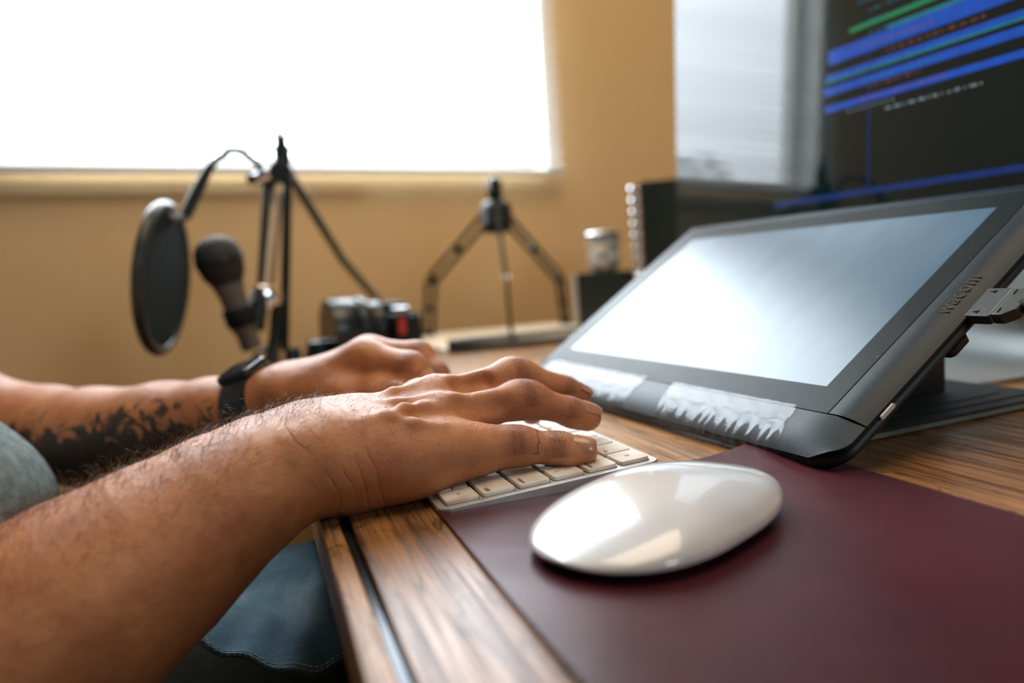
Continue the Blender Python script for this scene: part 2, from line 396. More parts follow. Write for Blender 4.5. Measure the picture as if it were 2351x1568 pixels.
rows = [
 [('right', 1), ('updown', 1), ('left', 1), ('option', 1), ('command', 1.25), ('space', 5), ('command', 1.25), ('option', 1), ('control', 1), ('fn', 1)],
 [('shift', 2.25), ('/', 1), ('.', 1), (',', 1), ('M', 1), ('N', 1), ('B', 1), ('V', 1), ('C', 1), ('X', 1), ('Z', 1), ('shift', 2.25)],
 [('return', 1.75), ("'", 1), (';', 1), ('L', 1), ('K', 1), ('J', 1), ('H', 1), ('G', 1), ('F', 1), ('D', 1), ('S', 1), ('A', 1), ('caps lock', 1.75)],
 [('\\', 1), (']', 1), ('[', 1), ('P', 1), ('O', 1), ('I', 1), ('U', 1), ('Y', 1), ('T', 1), ('R', 1), ('E', 1), ('W', 1), ('Q', 1), ('tab', 1.5)],
 [('delete', 1.5), ('=', 1), ('-', 1), ('0', 1), ('9', 1), ('8', 1), ('7', 1), ('6', 1), ('5', 1), ('4', 1), ('3', 1), ('2', 1), ('1', 1), ('`', 1)],
 [('eject', 14.5/14)] + [('F%d' % i, 14.5/14) for i in range(12, 0, -1)] + [('esc', 14.5/14)]]
alts = {'\\': '|', ']': '}', '[': '{', '/': '?', '.': '>', ',': '<', "'": '"', ';': ':', '=': '+', '-': '_', '0': ')', '9': '(', '8': '*', '7': '&', '6': '^', '5': '%', '4': '$', '3': '#', '2': '@', '1': '!', '`': '~'}
SL = math.atan(.0066/KD)
def place_txt(x, y):  # text lies on the key, read by somebody sitting at -X facing +X
    return Matrix.Translation((x, y, kz(x)+.00205)) @ Matrix.Rotation(-SL, 4, 'Y') @ Matrix.Rotation(-math.pi/2, 4, 'Z')
def add_key(name, x0, x1, y0, y1):
    r = .0016; ol = rrect(x0, y0, x1, y1, r, 3); n = len(ol); o2 = rrect(x0+.0002, y0+.0002, x1-.0002, y1-.0002, r, 3)
    vs = [(x, y, kz(x)-.0002) for x, y in ol] + [(x, y, kz(x)+.0015) for x, y in ol] + [(x, y, kz(x)+.0019) for x, y in o2]
    fs = [tuple(range(n-1, -1, -1)), tuple(range(2*n, 3*n))] + [(i+k*n, (i+1) % n+k*n, (k+1)*n+(i+1) % n, (k+1)*n+i) for i in range(n) for k in (0, 1)]
    o = MB().add(vs, fs).build('key', KEY, kb, smooth=True, auto=50)
    w_ = .0005
    ol = rrect(x0-w_, y0-w_, x1+w_, y1+w_, r+.0003, 3); n = len(ol)
    MB().add([(x, y, kz(x)+.00008) for x, y in ol] + [(x, y, kz(x)-.0004) for x, y in ol], [tuple(range(n)), tuple(range(2*n-1, n-1, -1))] + [(i, (i+1) % n, n+(i+1) % n, n+i) for i in range(n)]).build('key_well', WELL, o)
    return o
for ri, row in enumerate(rows):
    y = m_; x0 = m_+ri*p_; x1 = x0+p_-g_
    for nm, wd in row:
        y1 = y+wd*U-g_
        if nm == 'updown':
            hm = (x0+x1)/2
            for a, c, s_ in ((x0, hm-.0003, '\u25bc'), (hm+.0003, x1, '\u25b2')):
                k = add_key(nm, a, c, y, y1)
                sg = -1 if a == x0 else 1; cx = (a+c)/2; cy = (y+y1)/2
                MB().add([(cx+sg*.0009, cy, kz(cx+sg*.0009)+.00195), (cx-sg*.0006, cy-.0010, kz(cx-sg*.0006)+.00195), (cx-sg*.0006, cy+.0010, kz(cx-sg*.0006)+.00195)], [(0, 1, 2)]).build('key_legend', INK, k)
        else:
            k = add_key(nm, x0, x1, y, y1); cx = (x0+x1)/2; cy = (y+y1)/2
            if nm in ('right', 'left'):
                sg = -1 if nm == 'right' else 1
                MB().add([(cx, cy+sg*.0012, kz(cx)+.00195), (cx+.0011, cy-sg*.0006, kz(cx+.0011)+.00195), (cx-.0011, cy-sg*.0006, kz(cx-.0011)+.00195)], [(0, 1, 2)]).build('key_legend', INK, k)
            elif nm == 'eject':
                z_ = lambda q: kz(q)+.00195
                MB().add([(cx+.0014, cy, z_(cx+.0014)), (cx-.0002, cy-.0015, z_(cx-.0002)), (cx-.0002, cy+.0015, z_(cx-.0002)),
                          (cx-.0006, cy-.0015, z_(cx-.0006)), (cx-.0006, cy+.0015, z_(cx-.0006)), (cx-.0011, cy+.0015, z_(cx-.0011)), (cx-.0011, cy-.0015, z_(cx-.0011))], [(0, 1, 2), (3, 4, 5, 6)]).build('key_legend', INK, k)
            elif nm in ('shift', 'return', 'delete') and y < .01:
                text_obj('key_legend', nm, .0034, INK, k, place_txt(x0+.0022, y+.0018), .00002, 'RIGHT')
            elif nm in alts:
                text_obj('key_legend', nm, .0042, INK, k, place_txt(x0+.0035, cy), .00002, 'CENTER')
                text_obj('key_legend', alts[nm], .0042, INK, k, place_txt(x1-.0062, cy), .00002, 'CENTER')
            elif nm[0] == 'F' and len(nm) > 1:
                text_obj('key_legend', nm, .0026, INK, k, place_txt(x0+.0020, y+.0018), .00002, 'RIGHT')
            elif len(nm) == 1:
                text_obj('key_legend', nm, .0050, INK, k, place_txt(cx-.0018, cy), .00002, 'CENTER')
            elif nm != 'space':
                text_obj('key_legend', nm, .0028, INK, k, place_txt(x0+.0022, y+.0018 if y < .14 else y1-.0018), .00002, 'RIGHT' if y < .14 else 'LEFT')
        y = y1+g_

# ------------------------------------------------------------------ mouse
def mouse():
    t = thing('mouse', 'glossy white wireless mouse on the burgundy leather pad', 'mouse', (.0775, -.0640, .0024), .459)
    L, Wd, H, zend, ze0 = .1250, .0790, .0200, .0052, .0050
    pitch = .0
    MW, nt, b_ = newmat('white_gloss_shell'); v = mapping(nt)
    c = ramp(nt, noise(nt, v, 40, 3), [(.3, (.60, .62, .64)), (.7, (.66, .68, .70))]); nt.links.new(c.outputs[0], b_.inputs['Base Color'])
    b_.inputs['Roughness'].default_value = .28; b_.inputs['Coat Weight'].default_value = 1.0; b_.inputs['Coat Roughness'].default_value = .03; b_.inputs['Coat IOR'].default_value = 1.55
    ns, na = 61, 36; top = []; 
    def ring(s):
        ex_ = 2.5 if s > 0 else 3.0; w_ = Wd/2*max(1e-4, (1-abs(s)**ex_))**(1/2.1)
        zd = .0108 if s > 0 else .0056; zt = zd+(H-zd)*(1-abs(s)**2.1); ze = ze0+(zd-.0012-ze0)*abs(s)**1.9
        return w_, zt, ze
    SS = [math.sin(math.pi/2*(-1+2*i/(ns-1))) for i in range(ns)]
    vs = []; fs = []
    for s in SS:
        w_, zt, ze = ring(s)
        for k in range(na+1):
            th = math.pi*k/na; c_ = math.cos(th); sn = math.sin(th)
            y = w_*math.copysign(abs(c_)**.80, c_); z = ze+(zt-ze)*abs(sn)**.92
            vs.append((s*L/2, y, z+s*L/2*pitch))
    for i in range(ns-1):
        for k in range(na): a = i*(na+1)+k; fs.append((a, a+1, a+na+2, a+na+1))
    o = len(vs)
    for s in SS:                                  # underside of the shell, a little inset
        w_, zt, ze = ring(s)
        for k in range(9):
            q = -1+2*k/8; vs.append((s*L/2*.985, -q*w_*.97, ze-.0006+s*L/2*pitch))
    for i in range(ns-1):
        for k in range(8): a = o+i*9+k; fs.append((a, a+9, a+10, a+1))
        fs.append((i*(na+1), (i+1)*(na+1), o+(i+1)*9, o+i*9)); fs.append((i*(na+1)+na, o+i*9+8, o+(i+1)*9+8, (i+1)*(na+1)+na))
    MB().add(vs, fs).build('shell', MW, t, smooth=True, auto=60)
    vs = []; fs = []
    nb = 41; prof = [(.92, .0), (.86, -.55), (.70, -1.0)]
    for i in range(nb):
        s = -.93+1.86*i/(nb-1); w_, zt, ze = ring(s)
        low = -.0012-.0003 + (ze-.0012)*min(1, abs(s)**3*1.0)*.9
        for q, dz in ((.93, 0), (.88, .5), (.66, 1)):
            zz = (ze-.0008)*(1-dz)+max(low, 0)*dz; vs.append((s*L/2*.97, w_*q, zz+s*L/2*pitch*(1-dz)))
        for q, dz in ((-.66, 1), (-.88, .5), (-.93, 0)):
            zz = (ze-.0008)*(1-dz)+max(low, 0)*dz; vs.append((s*L/2*.97, w_*q, zz+s*L/2*pitch*(1-dz)))
    for i in range(nb-1):
        for k in range(5): a = i*6+k; fs.append((a, a+6, a+7, a+1))
    fs += [tuple(range(6)), tuple((nb-1)*6+k for k in range(5, -1, -1))]
    MB().add(vs, fs).build('base', DARKM, t, smooth=True)
    for y in (-.018, .018): MB().box((-.040, y-.0015, 0), (.040, y+.0015, .0012)).build('glide', BLACK, t, bevel=.0004)
mouse()

# ------------------------------------------------------------------ pen display
TO = Vector((.2139, -.0062, .0367)); TL = Vector((-.0674, .9977, 0)).normalized(); TU = Vector((.8336, .0564, .5494)); TU = (TU-TL*TU.dot(TL)).normalized(); TN = TL.cross(TU)*-1
if TN.z < 0: TN = -TN
TM = Matrix((TU, TL, TN)).transposed().to_4x4()          # local x = up the screen, y = along it (away), z = out of the screen
if TM.determinant() < 0: pass
TM.translation = TO
tb = thing('pen_display', 'black pen display tilted up on its stand behind the keyboard', 'drawing tablet', mat=TM)
TBODY = plain('tablet_body_black', (.007, .018, .026), .40, spec=.22, var=.15, nscale=300, bmp=.12, bscale=2500)
TGLASS, nt, b_ = newmat('matte_screen_border'); v = mapping(nt)
c = ramp(nt, noise(nt, v, 30, 3), [(.3, (.010, .016, .017)), (.7, (.014, .021, .021))]); sp_ = nt.nodes.new('ShaderNodeTexVoronoi'); sp_.inputs['Scale'].default_value = 160
nt.links.new(v, sp_.inputs[0]); dust = ramp(nt, sp_.outputs[0], [(.02, (.30, .33, .33)), (.05, (0, 0, 0))])
nt.links.new(mix(nt, 1.0, c.outputs[0], dust.outputs[0], 'ADD'), b_.inputs['Base Color'])
b_.inputs['Roughness'].default_value = .34; b_.inputs['Specular IOR Level'].default_value = .07; bump(nt, b_, noise(nt, v, 3000, 2), .03, .0003)
TSCR, nt, b_ = newmat('backlit_matte_screen'); v = mapping(nt)
c = ramp(nt, noise(nt, mapping(nt, (9, 30, 1), (0, 0, .4)), 1, 3), [(.3, (.035, .08, .125)), (.7, (.05, .11, .16))]); sp_ = nt.nodes.new('ShaderNodeTexVoronoi'); sp_.inputs['Scale'].default_value = 150
nt.links.new(v, sp_.inputs[0]); dust = ramp(nt, sp_.outputs[0], [(.02, (.22, .24, .25)), (.05, (0, 0, 0))])
nt.links.new(mix(nt, 1.0, c.outputs[0], dust.outputs[0], 'ADD'), b_.inputs['Base Color'])
b_.inputs['Roughness'].default_value = .25; b_.inputs['Specular IOR Level'].default_value = .45
b_.inputs['Emission Color'].default_value = (.16, .33, .55, 1); b_.inputs['Emission Strength'].default_value = .10
bx0, bx1, by0, by1 = -.046, .198, -.037, .331
def slab(x0, y0, x1, y1, r, zt, zb, edge=.004, n=8):
    """rounded slab whose rim rolls off; z levels from top to bottom"""
    lv = [(edge*1.6, zt), (edge*.7, zt-.0006), (edge*.2, zt-.0022), (0, zt-.0045), (0, zb+.004), (.002, zb+.001), (.006, zb)]
    b = MB(); vs = []; fs = []
    for ins, z in lv:
        for x, y in rrect(x0+ins, y0+ins, x1-ins, y1-ins, max(r-ins, .001), n): vs.append((x, y, z))
    n_ = len(vs)//len(lv)
    for k in range(len(lv)-1):
        for i in range(n_): fs.append((k*n_+i, k*n_+(i+1) % n_, (k+1)*n_+(i+1) % n_, (k+1)*n_+i))
    fs += [tuple(range(n_)), tuple(range(len(vs)-1, len(vs)-n_-1, -1))]
    return b.add(vs, fs)
slab(bx0, by0, bx1, by1, .017, -.0060, -.014, .003, 10).build('back_shell', BLACK, tb, smooth=True, auto=50)
# front frame: lower strip, two side strips, upper strip, separated by fine seams
def frame_strip(name, x0, y0, x1, y1, roundc=()):
    b = MB(); P = []
    nx, ny = 10, 24 if y1-y0 > .1 else 10
    if x1-x0 > .1: nx = 24; ny = 10
    vs = []; fs = []
    rr_ = .017
    for i in range(nx+1):
        for j in range(ny+1):
            x = x0+(x1-x0)*i/nx; y = y0+(y1-y0)*j/ny
            for cx, cy, sx, sy in ((bx0+.0008+rr_, by0+.0008+rr_, -1, -1), (bx1-.0008-rr_, by0+.0008+rr_, 1, -1), (bx0+.0008+rr_, by1-.0008-rr_, -1, 1), (bx1-.0008-rr_, by1-.0008-rr_, 1, 1)):
                dx = (x-cx)*sx; dy = (y-cy)*sy
                if dx > 0 and dy > 0: k = max(dx, dy)/math.hypot(dx, dy); x = cx+dx*k*sx; y = cy+dy*k*sy
            e = min(x-bx0, bx1-x, y-by0, by1-y)
            z = -.0002-.0052*max(0, 1-e/.018)**2.2
            vs.append((x, y, z))
    for i in range(nx):
        for j in range(ny): a = i*(ny+1)+j; fs.append((a, a+1, a+ny+2, a+ny+1))
    n_ = len(vs); vs += [(x, y, min(z-.0015, -.0040)) for x, y, z in vs]; fs += [tuple(k+n_ for k in reversed(q)) for q in fs]
    bd = [i*(ny+1) for i in range(nx+1)] + [nx*(ny+1)+j for j in range(1, ny+1)] + [i*(ny+1)+ny for i in range(nx-1, -1, -1)] + [j for j in range(ny-1, 0, -1)]
    for k in range(len(bd)): a, c = bd[k], bd[(k+1) % len(bd)]; fs.append((a, c, c+n_, a+n_))
    return b.add(vs, fs).build(name, TBODY, tb, smooth=True, auto=50)
gx0, gx1, gy0, gy1 = -.0185, .181, -.0150, .311
s_ = .0004
frame_strip('lower_strip', bx0+.0008, by0+.0008, gx0-s_, by1-.0008)
frame_strip('upper_strip', gx1+s_, by0+.0008, bx1-.0008, by1-.0008)
frame_strip('side_strip', gx0+s_, by0+.0008, gx1-s_, gy0-s_)
frame_strip('side_strip', gx0+s_, gy1+s_, gx1-s_, by1-.0008)
MB().box((gx0, gy0, -.0025), (gx1, gy1, 0)).build('screen_border', TGLASS, tb, bevel=.0003)
MB().box((0, 0, -.001), (.1655, .294, .00012)).build('screen', TSCR, tb)
# embossed maker's name, reading up the strip
GROOVE = plain('engraved_groove', (.004, .006, .007), .5)
Mt = Matrix(((0, -1, 0, 0), (1, 0, 0, 0), (0, 0, 1, 0), (0, 0, 0, 1)))
RX_ = Matrix.Translation((.0655, -.0205, -.00045)) @ Matrix(((1, 0, 0, 0), (0, 1, 0, 0), (0, 0, 1, 0), (0, 0, 0, 1))) @ Matrix.Rotation(R(0), 4, 'Z')
# local x runs up the screen; writing direction = +x, letter tops towards +y (away)
o = text_obj('maker_name', 'wacom', .0098, GROOVE, tb, Matrix.Translation((.0650, -.0290, -.00125)) @ Matrix.Rotation(R(8.2), 4, 'X') @ Matrix.Diagonal((1.10, 1.2, 1, 1)), .00022, 'LEFT', 1.1)
PILL = plain('light_grey_button', (.62, .63, .62), .4)
b = MB(); b.prism(rrect(-.0055, -.0011, .0055, .0011, .0011, 5), 0, .0012, Matrix.Translation((-.004, by0+.0003, -.0070)) @ Matrix.Rotation(R(90), 4, 'X'))
b.build('power_button', PILL, tb, smooth=True, auto=40)
MB().lathe([(.004, 0), (.0046, .001), (.0046, .006), (.003, .0075)], 16, Matrix.Translation((.118, by1-.002, -.006)) @ Matrix.Rotation(R(-90), 4, 'X')).build('pen_loop', WHITE, tb, smooth=True)
# seam line of the back shell
# clear wrinkled tape over the lower strip
TAPE, nt, b_ = newmat('clear_tape'); out = nt.nodes['Material Output']
b_.inputs['Base Color'].default_value = (.10, .13, .15, 1); b_.inputs['Roughness'].default_value = .10; b_.inputs['Coat Weight'].default_value = 1; b_.inputs['Specular IOR Level'].default_value = 1.0
v = mapping(nt, (60, 60, 60)); bump(nt, b_, noise(nt, v, 3, 3), .08, .002)
tr = nt.nodes.new('ShaderNodeBsdfTransparent'); mx = nt.nodes.new('ShaderNodeMixShader'); mx.inputs[0].default_value = .20
nt.links.new(tr.outputs[0], mx.inputs[1]); nt.links.new(b_.outputs[0], mx.inputs[2]); nt.links.new(mx.outputs[0], out.inputs[0])
def tape(y0, y1, seed, skew=0, jag=True, amp=.0009):
    rnd = random.Random(seed); ny, nx = 90, 26; vs = []; fs = []
    # cross-section path over strip, round the lower edge and underneath
    path = [(-.0172, .0003), (-.024, .0001), (-.030, -.0001), (-.036, -.0009), (-.041, -.0026), (-.0445, -.0044), (-.0466, -.0080), (-.0462, -.0115), (-.044, -.0142)]
    import bisect
    cum = [0]
    for a, c in zip(path, path[1:]): cum.append(cum[-1]+math.dist(a, c))
    def at(t):
        s = t*cum[-1]; i = min(bisect.bisect_right(cum, s)-1, len(path)-2); f_ = (s-cum[i])/(cum[i+1]-cum[i])
        return path[i][0]+(path[i+1][0]-path[i][0])*f_, path[i][1]+(path[i+1][1]-path[i][1])*f_
    rid = [(rnd.uniform(y0, y1), rnd.uniform(.0012, .003), rnd.uniform(.5, 1)) for _ in range(int((y1-y0)/.006))]
    for j in range(ny+1):
        for i in range(nx+1):
            t = i/nx; yy = y0+(y1-y0)*j/ny + skew*t
            if j in (0, ny) and jag: yy += (.0004 if i % 2 else -.0004)
            x, z = at(t)
            wr = math.exp(-((t-.66)/.17)**2)
            h = sum(a_*math.exp(-((yy-c_-(t-.6)*.006)/(w_*.5))**2) for c_, w_, a_ in rid)
            off = .0004+amp*1.7*wr*min(h, 1.3)+.00015*math.sin(t*20+yy*300)
            nx_, nz_ = (-.0, 1.0) if t < .45 else (-.8, .55)
            if j in (0, ny): off = .0003
            vs.append((x+nx_*off, yy, z+nz_*off))
    for j in range(ny):
        for i in range(nx): a = j*(nx+1)+i; fs.append((a, a+1, a+nx+2, a+nx+1))
    MB().add(vs, fs).build('clear_tape', TAPE, tb, smooth=True)
tape(.006, .118, 3, -.008); tape(.150, .300, 8, .006)

# stand of the pen display
bpy.context.view_layer.update()
st = thing('display_stand', 'flat black folding stand under the pen display, grey rubber rim', 'stand', (.30, .12, 0))
FELT = plain('stand_top_black', (.014, .022, .022), .55, var=.2, nscale=90, bmp=.1)
RIM = plain('grey_rim', (.20, .23, .21), .45)
Ms = Matrix.Translation((.2277, -.002, 0)) @ Matrix.Rotation(R(4), 4, 'Z')
MB().prism(rrect(0, 0, .196, .30, .004, 3), .0015, .0040, Ms).build('rim', RIM, st, world=True, smooth=True)
MB().prism(rrect(.001, .001, .195, .299, .004, 3), .0040, .0058, Ms).build('base_plate', FELT, st, world=True, smooth=True)
b = MB(); b.box((.012, .012, .0058), (.19, .0135, .0064), Ms); b.box((.012, .026, .0058), (.17, .0275, .0064), Ms); b.build('ridge', BLACK, st, world=True)
b = MB(); b.add([Ms @ Vector(p) for p in ((.106, .052, .006), (.153, .052, .006), (.153, .25, .006), (.106, .25, .006), (.094, .052, .051), (.153, .052, .087), (.153, .25, .087), (.094, .25, .051))],
      [(0, 3, 2, 1), (4, 5, 6, 7), (0, 1, 5, 4), (2, 3, 7, 6), (1, 2, 6, 5), (0, 4, 7, 3)])
b.build('prop_block', BLACK, st, bevel=.0012, world=True)
# hinge catch under the right edge of the display
b = MB(); b.prism(rrect(.050, by0+.002, .066, by0+.012, .003), -.0180, -.0138); b.build('hinge_catch', BLACK, tb, smooth=True)

# display cable with its flat plug
pm = TM @ Matrix.Translation((.0705, by0-.000, -.0085))
pl = thing('display_cable', 'black flat plug and cable in the side of the pen display', 'cable', mat=Matrix.Translation((pm.translation.x, pm.translation.y, pm.translation.z)))
PLUGM = plain('plug_plastic', (.022, .030, .033), .45, var=.15, nscale=300, bmp=.15, bscale=2500)
# plug frame: along d (out of the side), across a (up the edge), thickness c
d_ = -TL.copy(); a_ = TU.copy(); a_ = (a_-d_*a_.dot(d_)).normalized()
PM = Matrix((d_, a_, d_.cross(a_))).transposed().to_4x4(); PM.translation = Vector((.300, -.0440, .0535))
def pbox(name, lo, hi, mat, bev=.0008):
    return MB().box(lo, hi, PM).build(name, mat, pl, bevel=bev, world=True)
PM.translation = TM @ Vector((.0800, by0+.002, -.0070))
pm2 = PM
b = MB(); b.prism([(-.001, -.0118), (.0125, -.0118), (.0125, .0118), (-.001, .0118)], -.0028, .0028, PM); b.build('plug_head', PLUGM, pl, bevel=.0006, world=True)
b = MB(); b.prism([(.0130, -.0108), (.0185, -.0108), (.024, -.006), (.024, .006), (.0185, .0108), (.0130, .0108)], -.0033, .0033, PM); b.build('plug_grip', PLUGM, pl, bevel=.0012, world=True)
MB().box((.0125, -.0109, -.0026), (.0130, .0109, .0030), PM).build('plug_seam', RIM, pl, world=True)
b = MB()
for yy in (-.0075, .0075): b.box((.0160, yy-.0018, .0033), (.0164, yy+.0018, .0036), PM)
b.build('grip_mark', BLACKG, pl, world=True)
b = MB()
for yy in (-.0085, .0085): b.add([PM @ Vector(p) for p in ((.0025, yy, .0029), (.0060, yy-.0013, .0029), (.0060, yy+.0013, .0029))], [(0, 1, 2)])
b.build('arrow_mark', BLACKG, pl, world=True)
c0 = PM @ Vector((.022, 0, 0)); b = MB(); pts = []
for k in range(14):
    t = k/13; pts.append(c0+d_*(.10*t)+Vector((.10*t*t, -.01*t, -.115*t*t+.02*t*(1-t))))
pts = [p if p.z > .004 else Vector((p.x, p.y, .004)) for p in pts]
b.tube(pts, .0036, 14).build('cord', RUBBER, pl, smooth=True, world=True)

# ------------------------------------------------------------------ monitor
phi, tau = R(4.2), R(2.5)
mn = Vector((math.cos(phi)*math.cos(tau), math.sin(phi)*math.cos(tau), -math.sin(tau))); mh = Vector((-math.sin(phi), math.cos(phi), 0)); mv = mn.cross(mh)
if mv.z < 0: mv = -mv
MM = Matrix((mh, mv, -mn)).transposed().to_4x4(); MM.translation = Vector((.46, .4, .2))
mon = thing('monitor', 'large all-in-one monitor showing dark code editor, slatted window mirrored in it', 'monitor', mat=MM)
SCRM, nt, b_ = newmat('screen_glass'); b_.inputs['Roughness'].default_value = .035; b_.inputs['Specular IOR Level'].default_value = .66
v = mapping(nt); c = ramp(nt, noise(nt, v, 6, 2), [(.3, (.003, .008, .010)), (.7, (.005, .012, .014))]); nt.links.new(c.outputs[0], b_.inputs['Base Color'])
b_.inputs['Emission Color'].default_value = (.012, .10, .12, 1); b_.inputs['Emission Strength'].default_value = .04
Lm, Rm_ = .112, -.538
MB().box((Rm_, -.066, -.006), (Lm, .325, 0)).build('glass_front', SCRM, mon, bevel=.0008)
MB().box((Rm_, -.140, -.008), (Lm, -.0665, -.0005)).build('chin', plain('satin_aluminium', (.46, .52, .54), .38, metal=.35, var=.03), mon, bevel=.0015)
vs = []; fs = []
for i, (x, d) in enumerate(((Rm_, 0), (Rm_+.04, .012), ((Rm_+Lm)/2, .035), (Lm-.04, .012), (Lm, 0))):
    for y in (-.140, .325): vs += [(x, y, -.008), (x, y, -.009-d)]
for i in range(4): a = i*4; fs += [(a+1, a+5, a+7, a+3), (a, a+2, a+6, a+4), (a, a+4, a+5, a+1), (a+2, a+3, a+7, a+6)]
fs += [(0, 1, 3, 2), (16, 18, 19, 17)]
MB().add(vs, fs).build('back_shell', ALU, mon, smooth=True, auto=60)
# foot: thin aluminium plate bent up into the neck
ft = MB(); cy = -.215
prof = [(.005, .003), (.03, .003), (.08, .003), (.105, .006), (.120, .018), (.128, .04), (.132, .10), (.134, .17)]
FM = Matrix.Translation((.4300, .1075, 0)) @ Matrix.Rotation(R(-3), 4, 'Z')
vs = []; fs = []
prof = [(0, .0035), (.02, .0035), (.045, .0040), (.060, .008), (.071, .018), (.078, .035), (.082, .06), (.085, .11), (.086, .18)]
for x, z in prof:
    for y in (-.028, .185):
        vs += [(x, y, z)]
for i in range(len(prof)-1): a = i*2; fs.append((a, a+2, a+3, a+1))
n_ = len(vs); vs += [(x+(.004 if z > .006 else 0), y, z-(.0033 if z < .03 else 0)) for x, y, z in vs]; fs += [tuple(k+n_ for k in reversed(q)) for q in fs]
for i in range(len(prof)-1): a = i*2; fs += [(a, a+n_, a+2+n_, a+2), (a+1, a+3, a+3+n_, a+1+n_)]
fs += [(0, 1, 1+n_, n_), (2*len(prof)-2, 2*len(prof)-2+n_, 2*len(prof)-1+n_, 2*len(prof)-1)]
fs = [tuple(q) for q in fs]
MB().add([FM @ Vector(p) for p in vs], fs).build('foot', plain('foot_aluminium', (.36, .39, .39), .36, metal=.4, var=.03), mon, smooth=True, auto=50, world=True)
# picture on the screen
BLU = emit('ui_blue', (.005, .07, .42), 1.0); BLU2 = emit('ui_blue_dim', (.004, .03, .16), .8); TEAL = emit('ui_teal', (.01, .16, .22), 1.0); GRN = emit('ui_green', (.01, .22, .07), 1.0)
TXW = emit('ui_text', (.40, .55, .60), .55); TXR = emit('ui_text_red', (.35, .12, .10), .5); DRK = emit('ui_dark', (.002, .02, .02), .5)
def ui(name, a0, a1, b0, b1, mat): return MB().box((a0, b0, .0001), (a1, b1, .00025)).build(name, mat, mon)
sL = -.105
ui('status_bar', -.52, -.06, -.0420, -.0365, BLU2)
ui('code_highlight', -.52, -.130, .0415, .0475, BLU)
ui('code_highlight', -.52, -.128, .0575, .0650, BLU)
ui('code_highlight', -.52, -.130, .0690, .0715, TEAL); ui('code_highlight', -.52, -.131, .0716, .0765, BLU)
ui('code_highlight', -.52, -.133, .0860, .0990, BLU)
ui('code_highlight', -.52, -.20, .0991, .1030, TEAL)
ui('code_highlight', -.255, -.158, .1085, .1125, GRN)
ui('code_highlight', -.52, -.30, .1250, .1300, BLU)
ui('gutter_line', -.181, -.1795, -.036, .085, BLU2); ui('gutter_line', -.166, -.165, -.036, .075, emit('ui_red_dim', (.05, .012, .012), .5))
rnd = random.Random(11)
for r_ in range(22):
    yy = .0345+r_*.0095 if r_ < 3 else .060+(r_-3)*.0102
    if r_ in (0,): yy = .030
    x = -.168-rnd.choice((0, .006, .012, .03)); end = x-rnd.uniform(.02, .10); b = MB()
    while x > end:
        w_ = rnd.uniform(.002, .008)
        for q in range(max(1, int(w_/.0016))):
            b.box((x-q*.0016-.0011, yy, .0003), (x-q*.0016, yy+rnd.uniform(.0014, .0026), .0004))
        x -= w_+.0022
    b.build('code_line', rnd.choice((TXW, TXW, TXR, TEAL)), mon)
b = MB()
for k in range(9): b.box((-.158-k*.006, .0365, .0003), (-.1565-k*.006, .0385, .0004))
b.build('code_line', TXW, mon)

# ------------------------------------------------------------------ spiral notebook
nb = thing('spiral_notebook', 'cream spiral notebook with black wire coil lying near the far desk end', 'notebook', (.35, .85, 0))
CREAM = plain('cream_card', (.97, .82, .60), .45, var=.05)
PAPER = plain('paper', (.78, .74, .68), .7, var=.04)
MB().box((.18, .695, .0002), (.470, 1.000, .0055)).build('page_block', PAPER, nb, bevel=.0006, world=True)
MB().box((.178, .694, .0056), (.472, 1.002, .0068)).build('cover', CREAM, nb, bevel=.0005, world=True)
for k in range(44):
    x = .184+k*.0065; pts = []
    for q in range(9):
        th = 2*math.pi*q/8+math.pi/2; pts.append((x+.001*q/8, .690+.0090*math.cos(th), .0112+.0090*math.sin(th)))
    o = MB().tube(pts, .0021, 5, caps=False).build('coil_ring', BLACK, nb, smooth=True, world=True)

# ------------------------------------------------------------------ folding steel tripod
tp = thing('tripod', 'dark folding steel tripod with slotted legs on the notebook', 'tripod', (.33, .88, 0))
STEEL = plain('tripod_steel', (.045, .052, .045), .30, metal=.7)
hub = Vector((.33, .88, 0))
def leg(foot, bend, topz=.205):
    foot = Vector(foot); bend = Vector(bend)
    out = (foot-hub); out.z = 0; out.normalize(); side = Vector((-out.y, out.x, 0))
    top = hub+Vector((0, 0, topz))+out*.018
    b = MB(); W2 = .0115
    def rail(p, q, o1, o2):
        d = (q-p).normalized(); nrm = d.cross(side).normalized()
        v = []
        for pt in (p, q):
            for a in (o1, o2):
                for s2 in (-.0022, .0022): v.append(pt+nrm*a+side*s2)
        b.add(v, [(0, 1, 3, 2), (4, 6, 7, 5), (0, 4, 5, 1), (2, 3, 7, 6), (0, 2, 6, 4), (1, 5, 7, 3)])
    for p, q in ((top, bend), (bend, foot)):
        rail(p, q, -W2, -W2*.42); rail(p, q, W2*.42, W2)
        for t in (.03, .5, .97):
            m0 = p.lerp(q, max(0, t-.04)); m1 = p.lerp(q, min(1, t+.04)); rail(m0, m1, -W2, W2)
    L_ = b.build('leg', STEEL, tp, world=True, bevel=.0004)
    c_ = MB(); c_.tube([foot+Vector((0, 0, .009)), foot+Vector((0, 0, .0075)), foot+Vector((0, 0, .0))], [.006, .008, .009], 12); 
    c_.build('rubber_foot', RUBBER, L_, smooth=True, world=True)
    s_ = MB(); s_.tube([bend-side*.0045, bend+side*.0045], .0045, 12); s_.build('rivet', CHROME, L_, smooth=True, world=True)
leg((.2158, .962, .0068), (.226, .9545, .1032)); leg((.294, .7408, .0068), (.2976, .7548, .1000)); leg((.4709, .9396, .0068), (.463, .936, .0900))
Th = Matrix.Translation(hub)
MB().lathe([(.010, .175), (.023, .178), (.026, .19), (.026, .222), (.020, .228), (.012, .232)], 20, Th).build('hub', BLACK, tp, smooth=True, world=True)
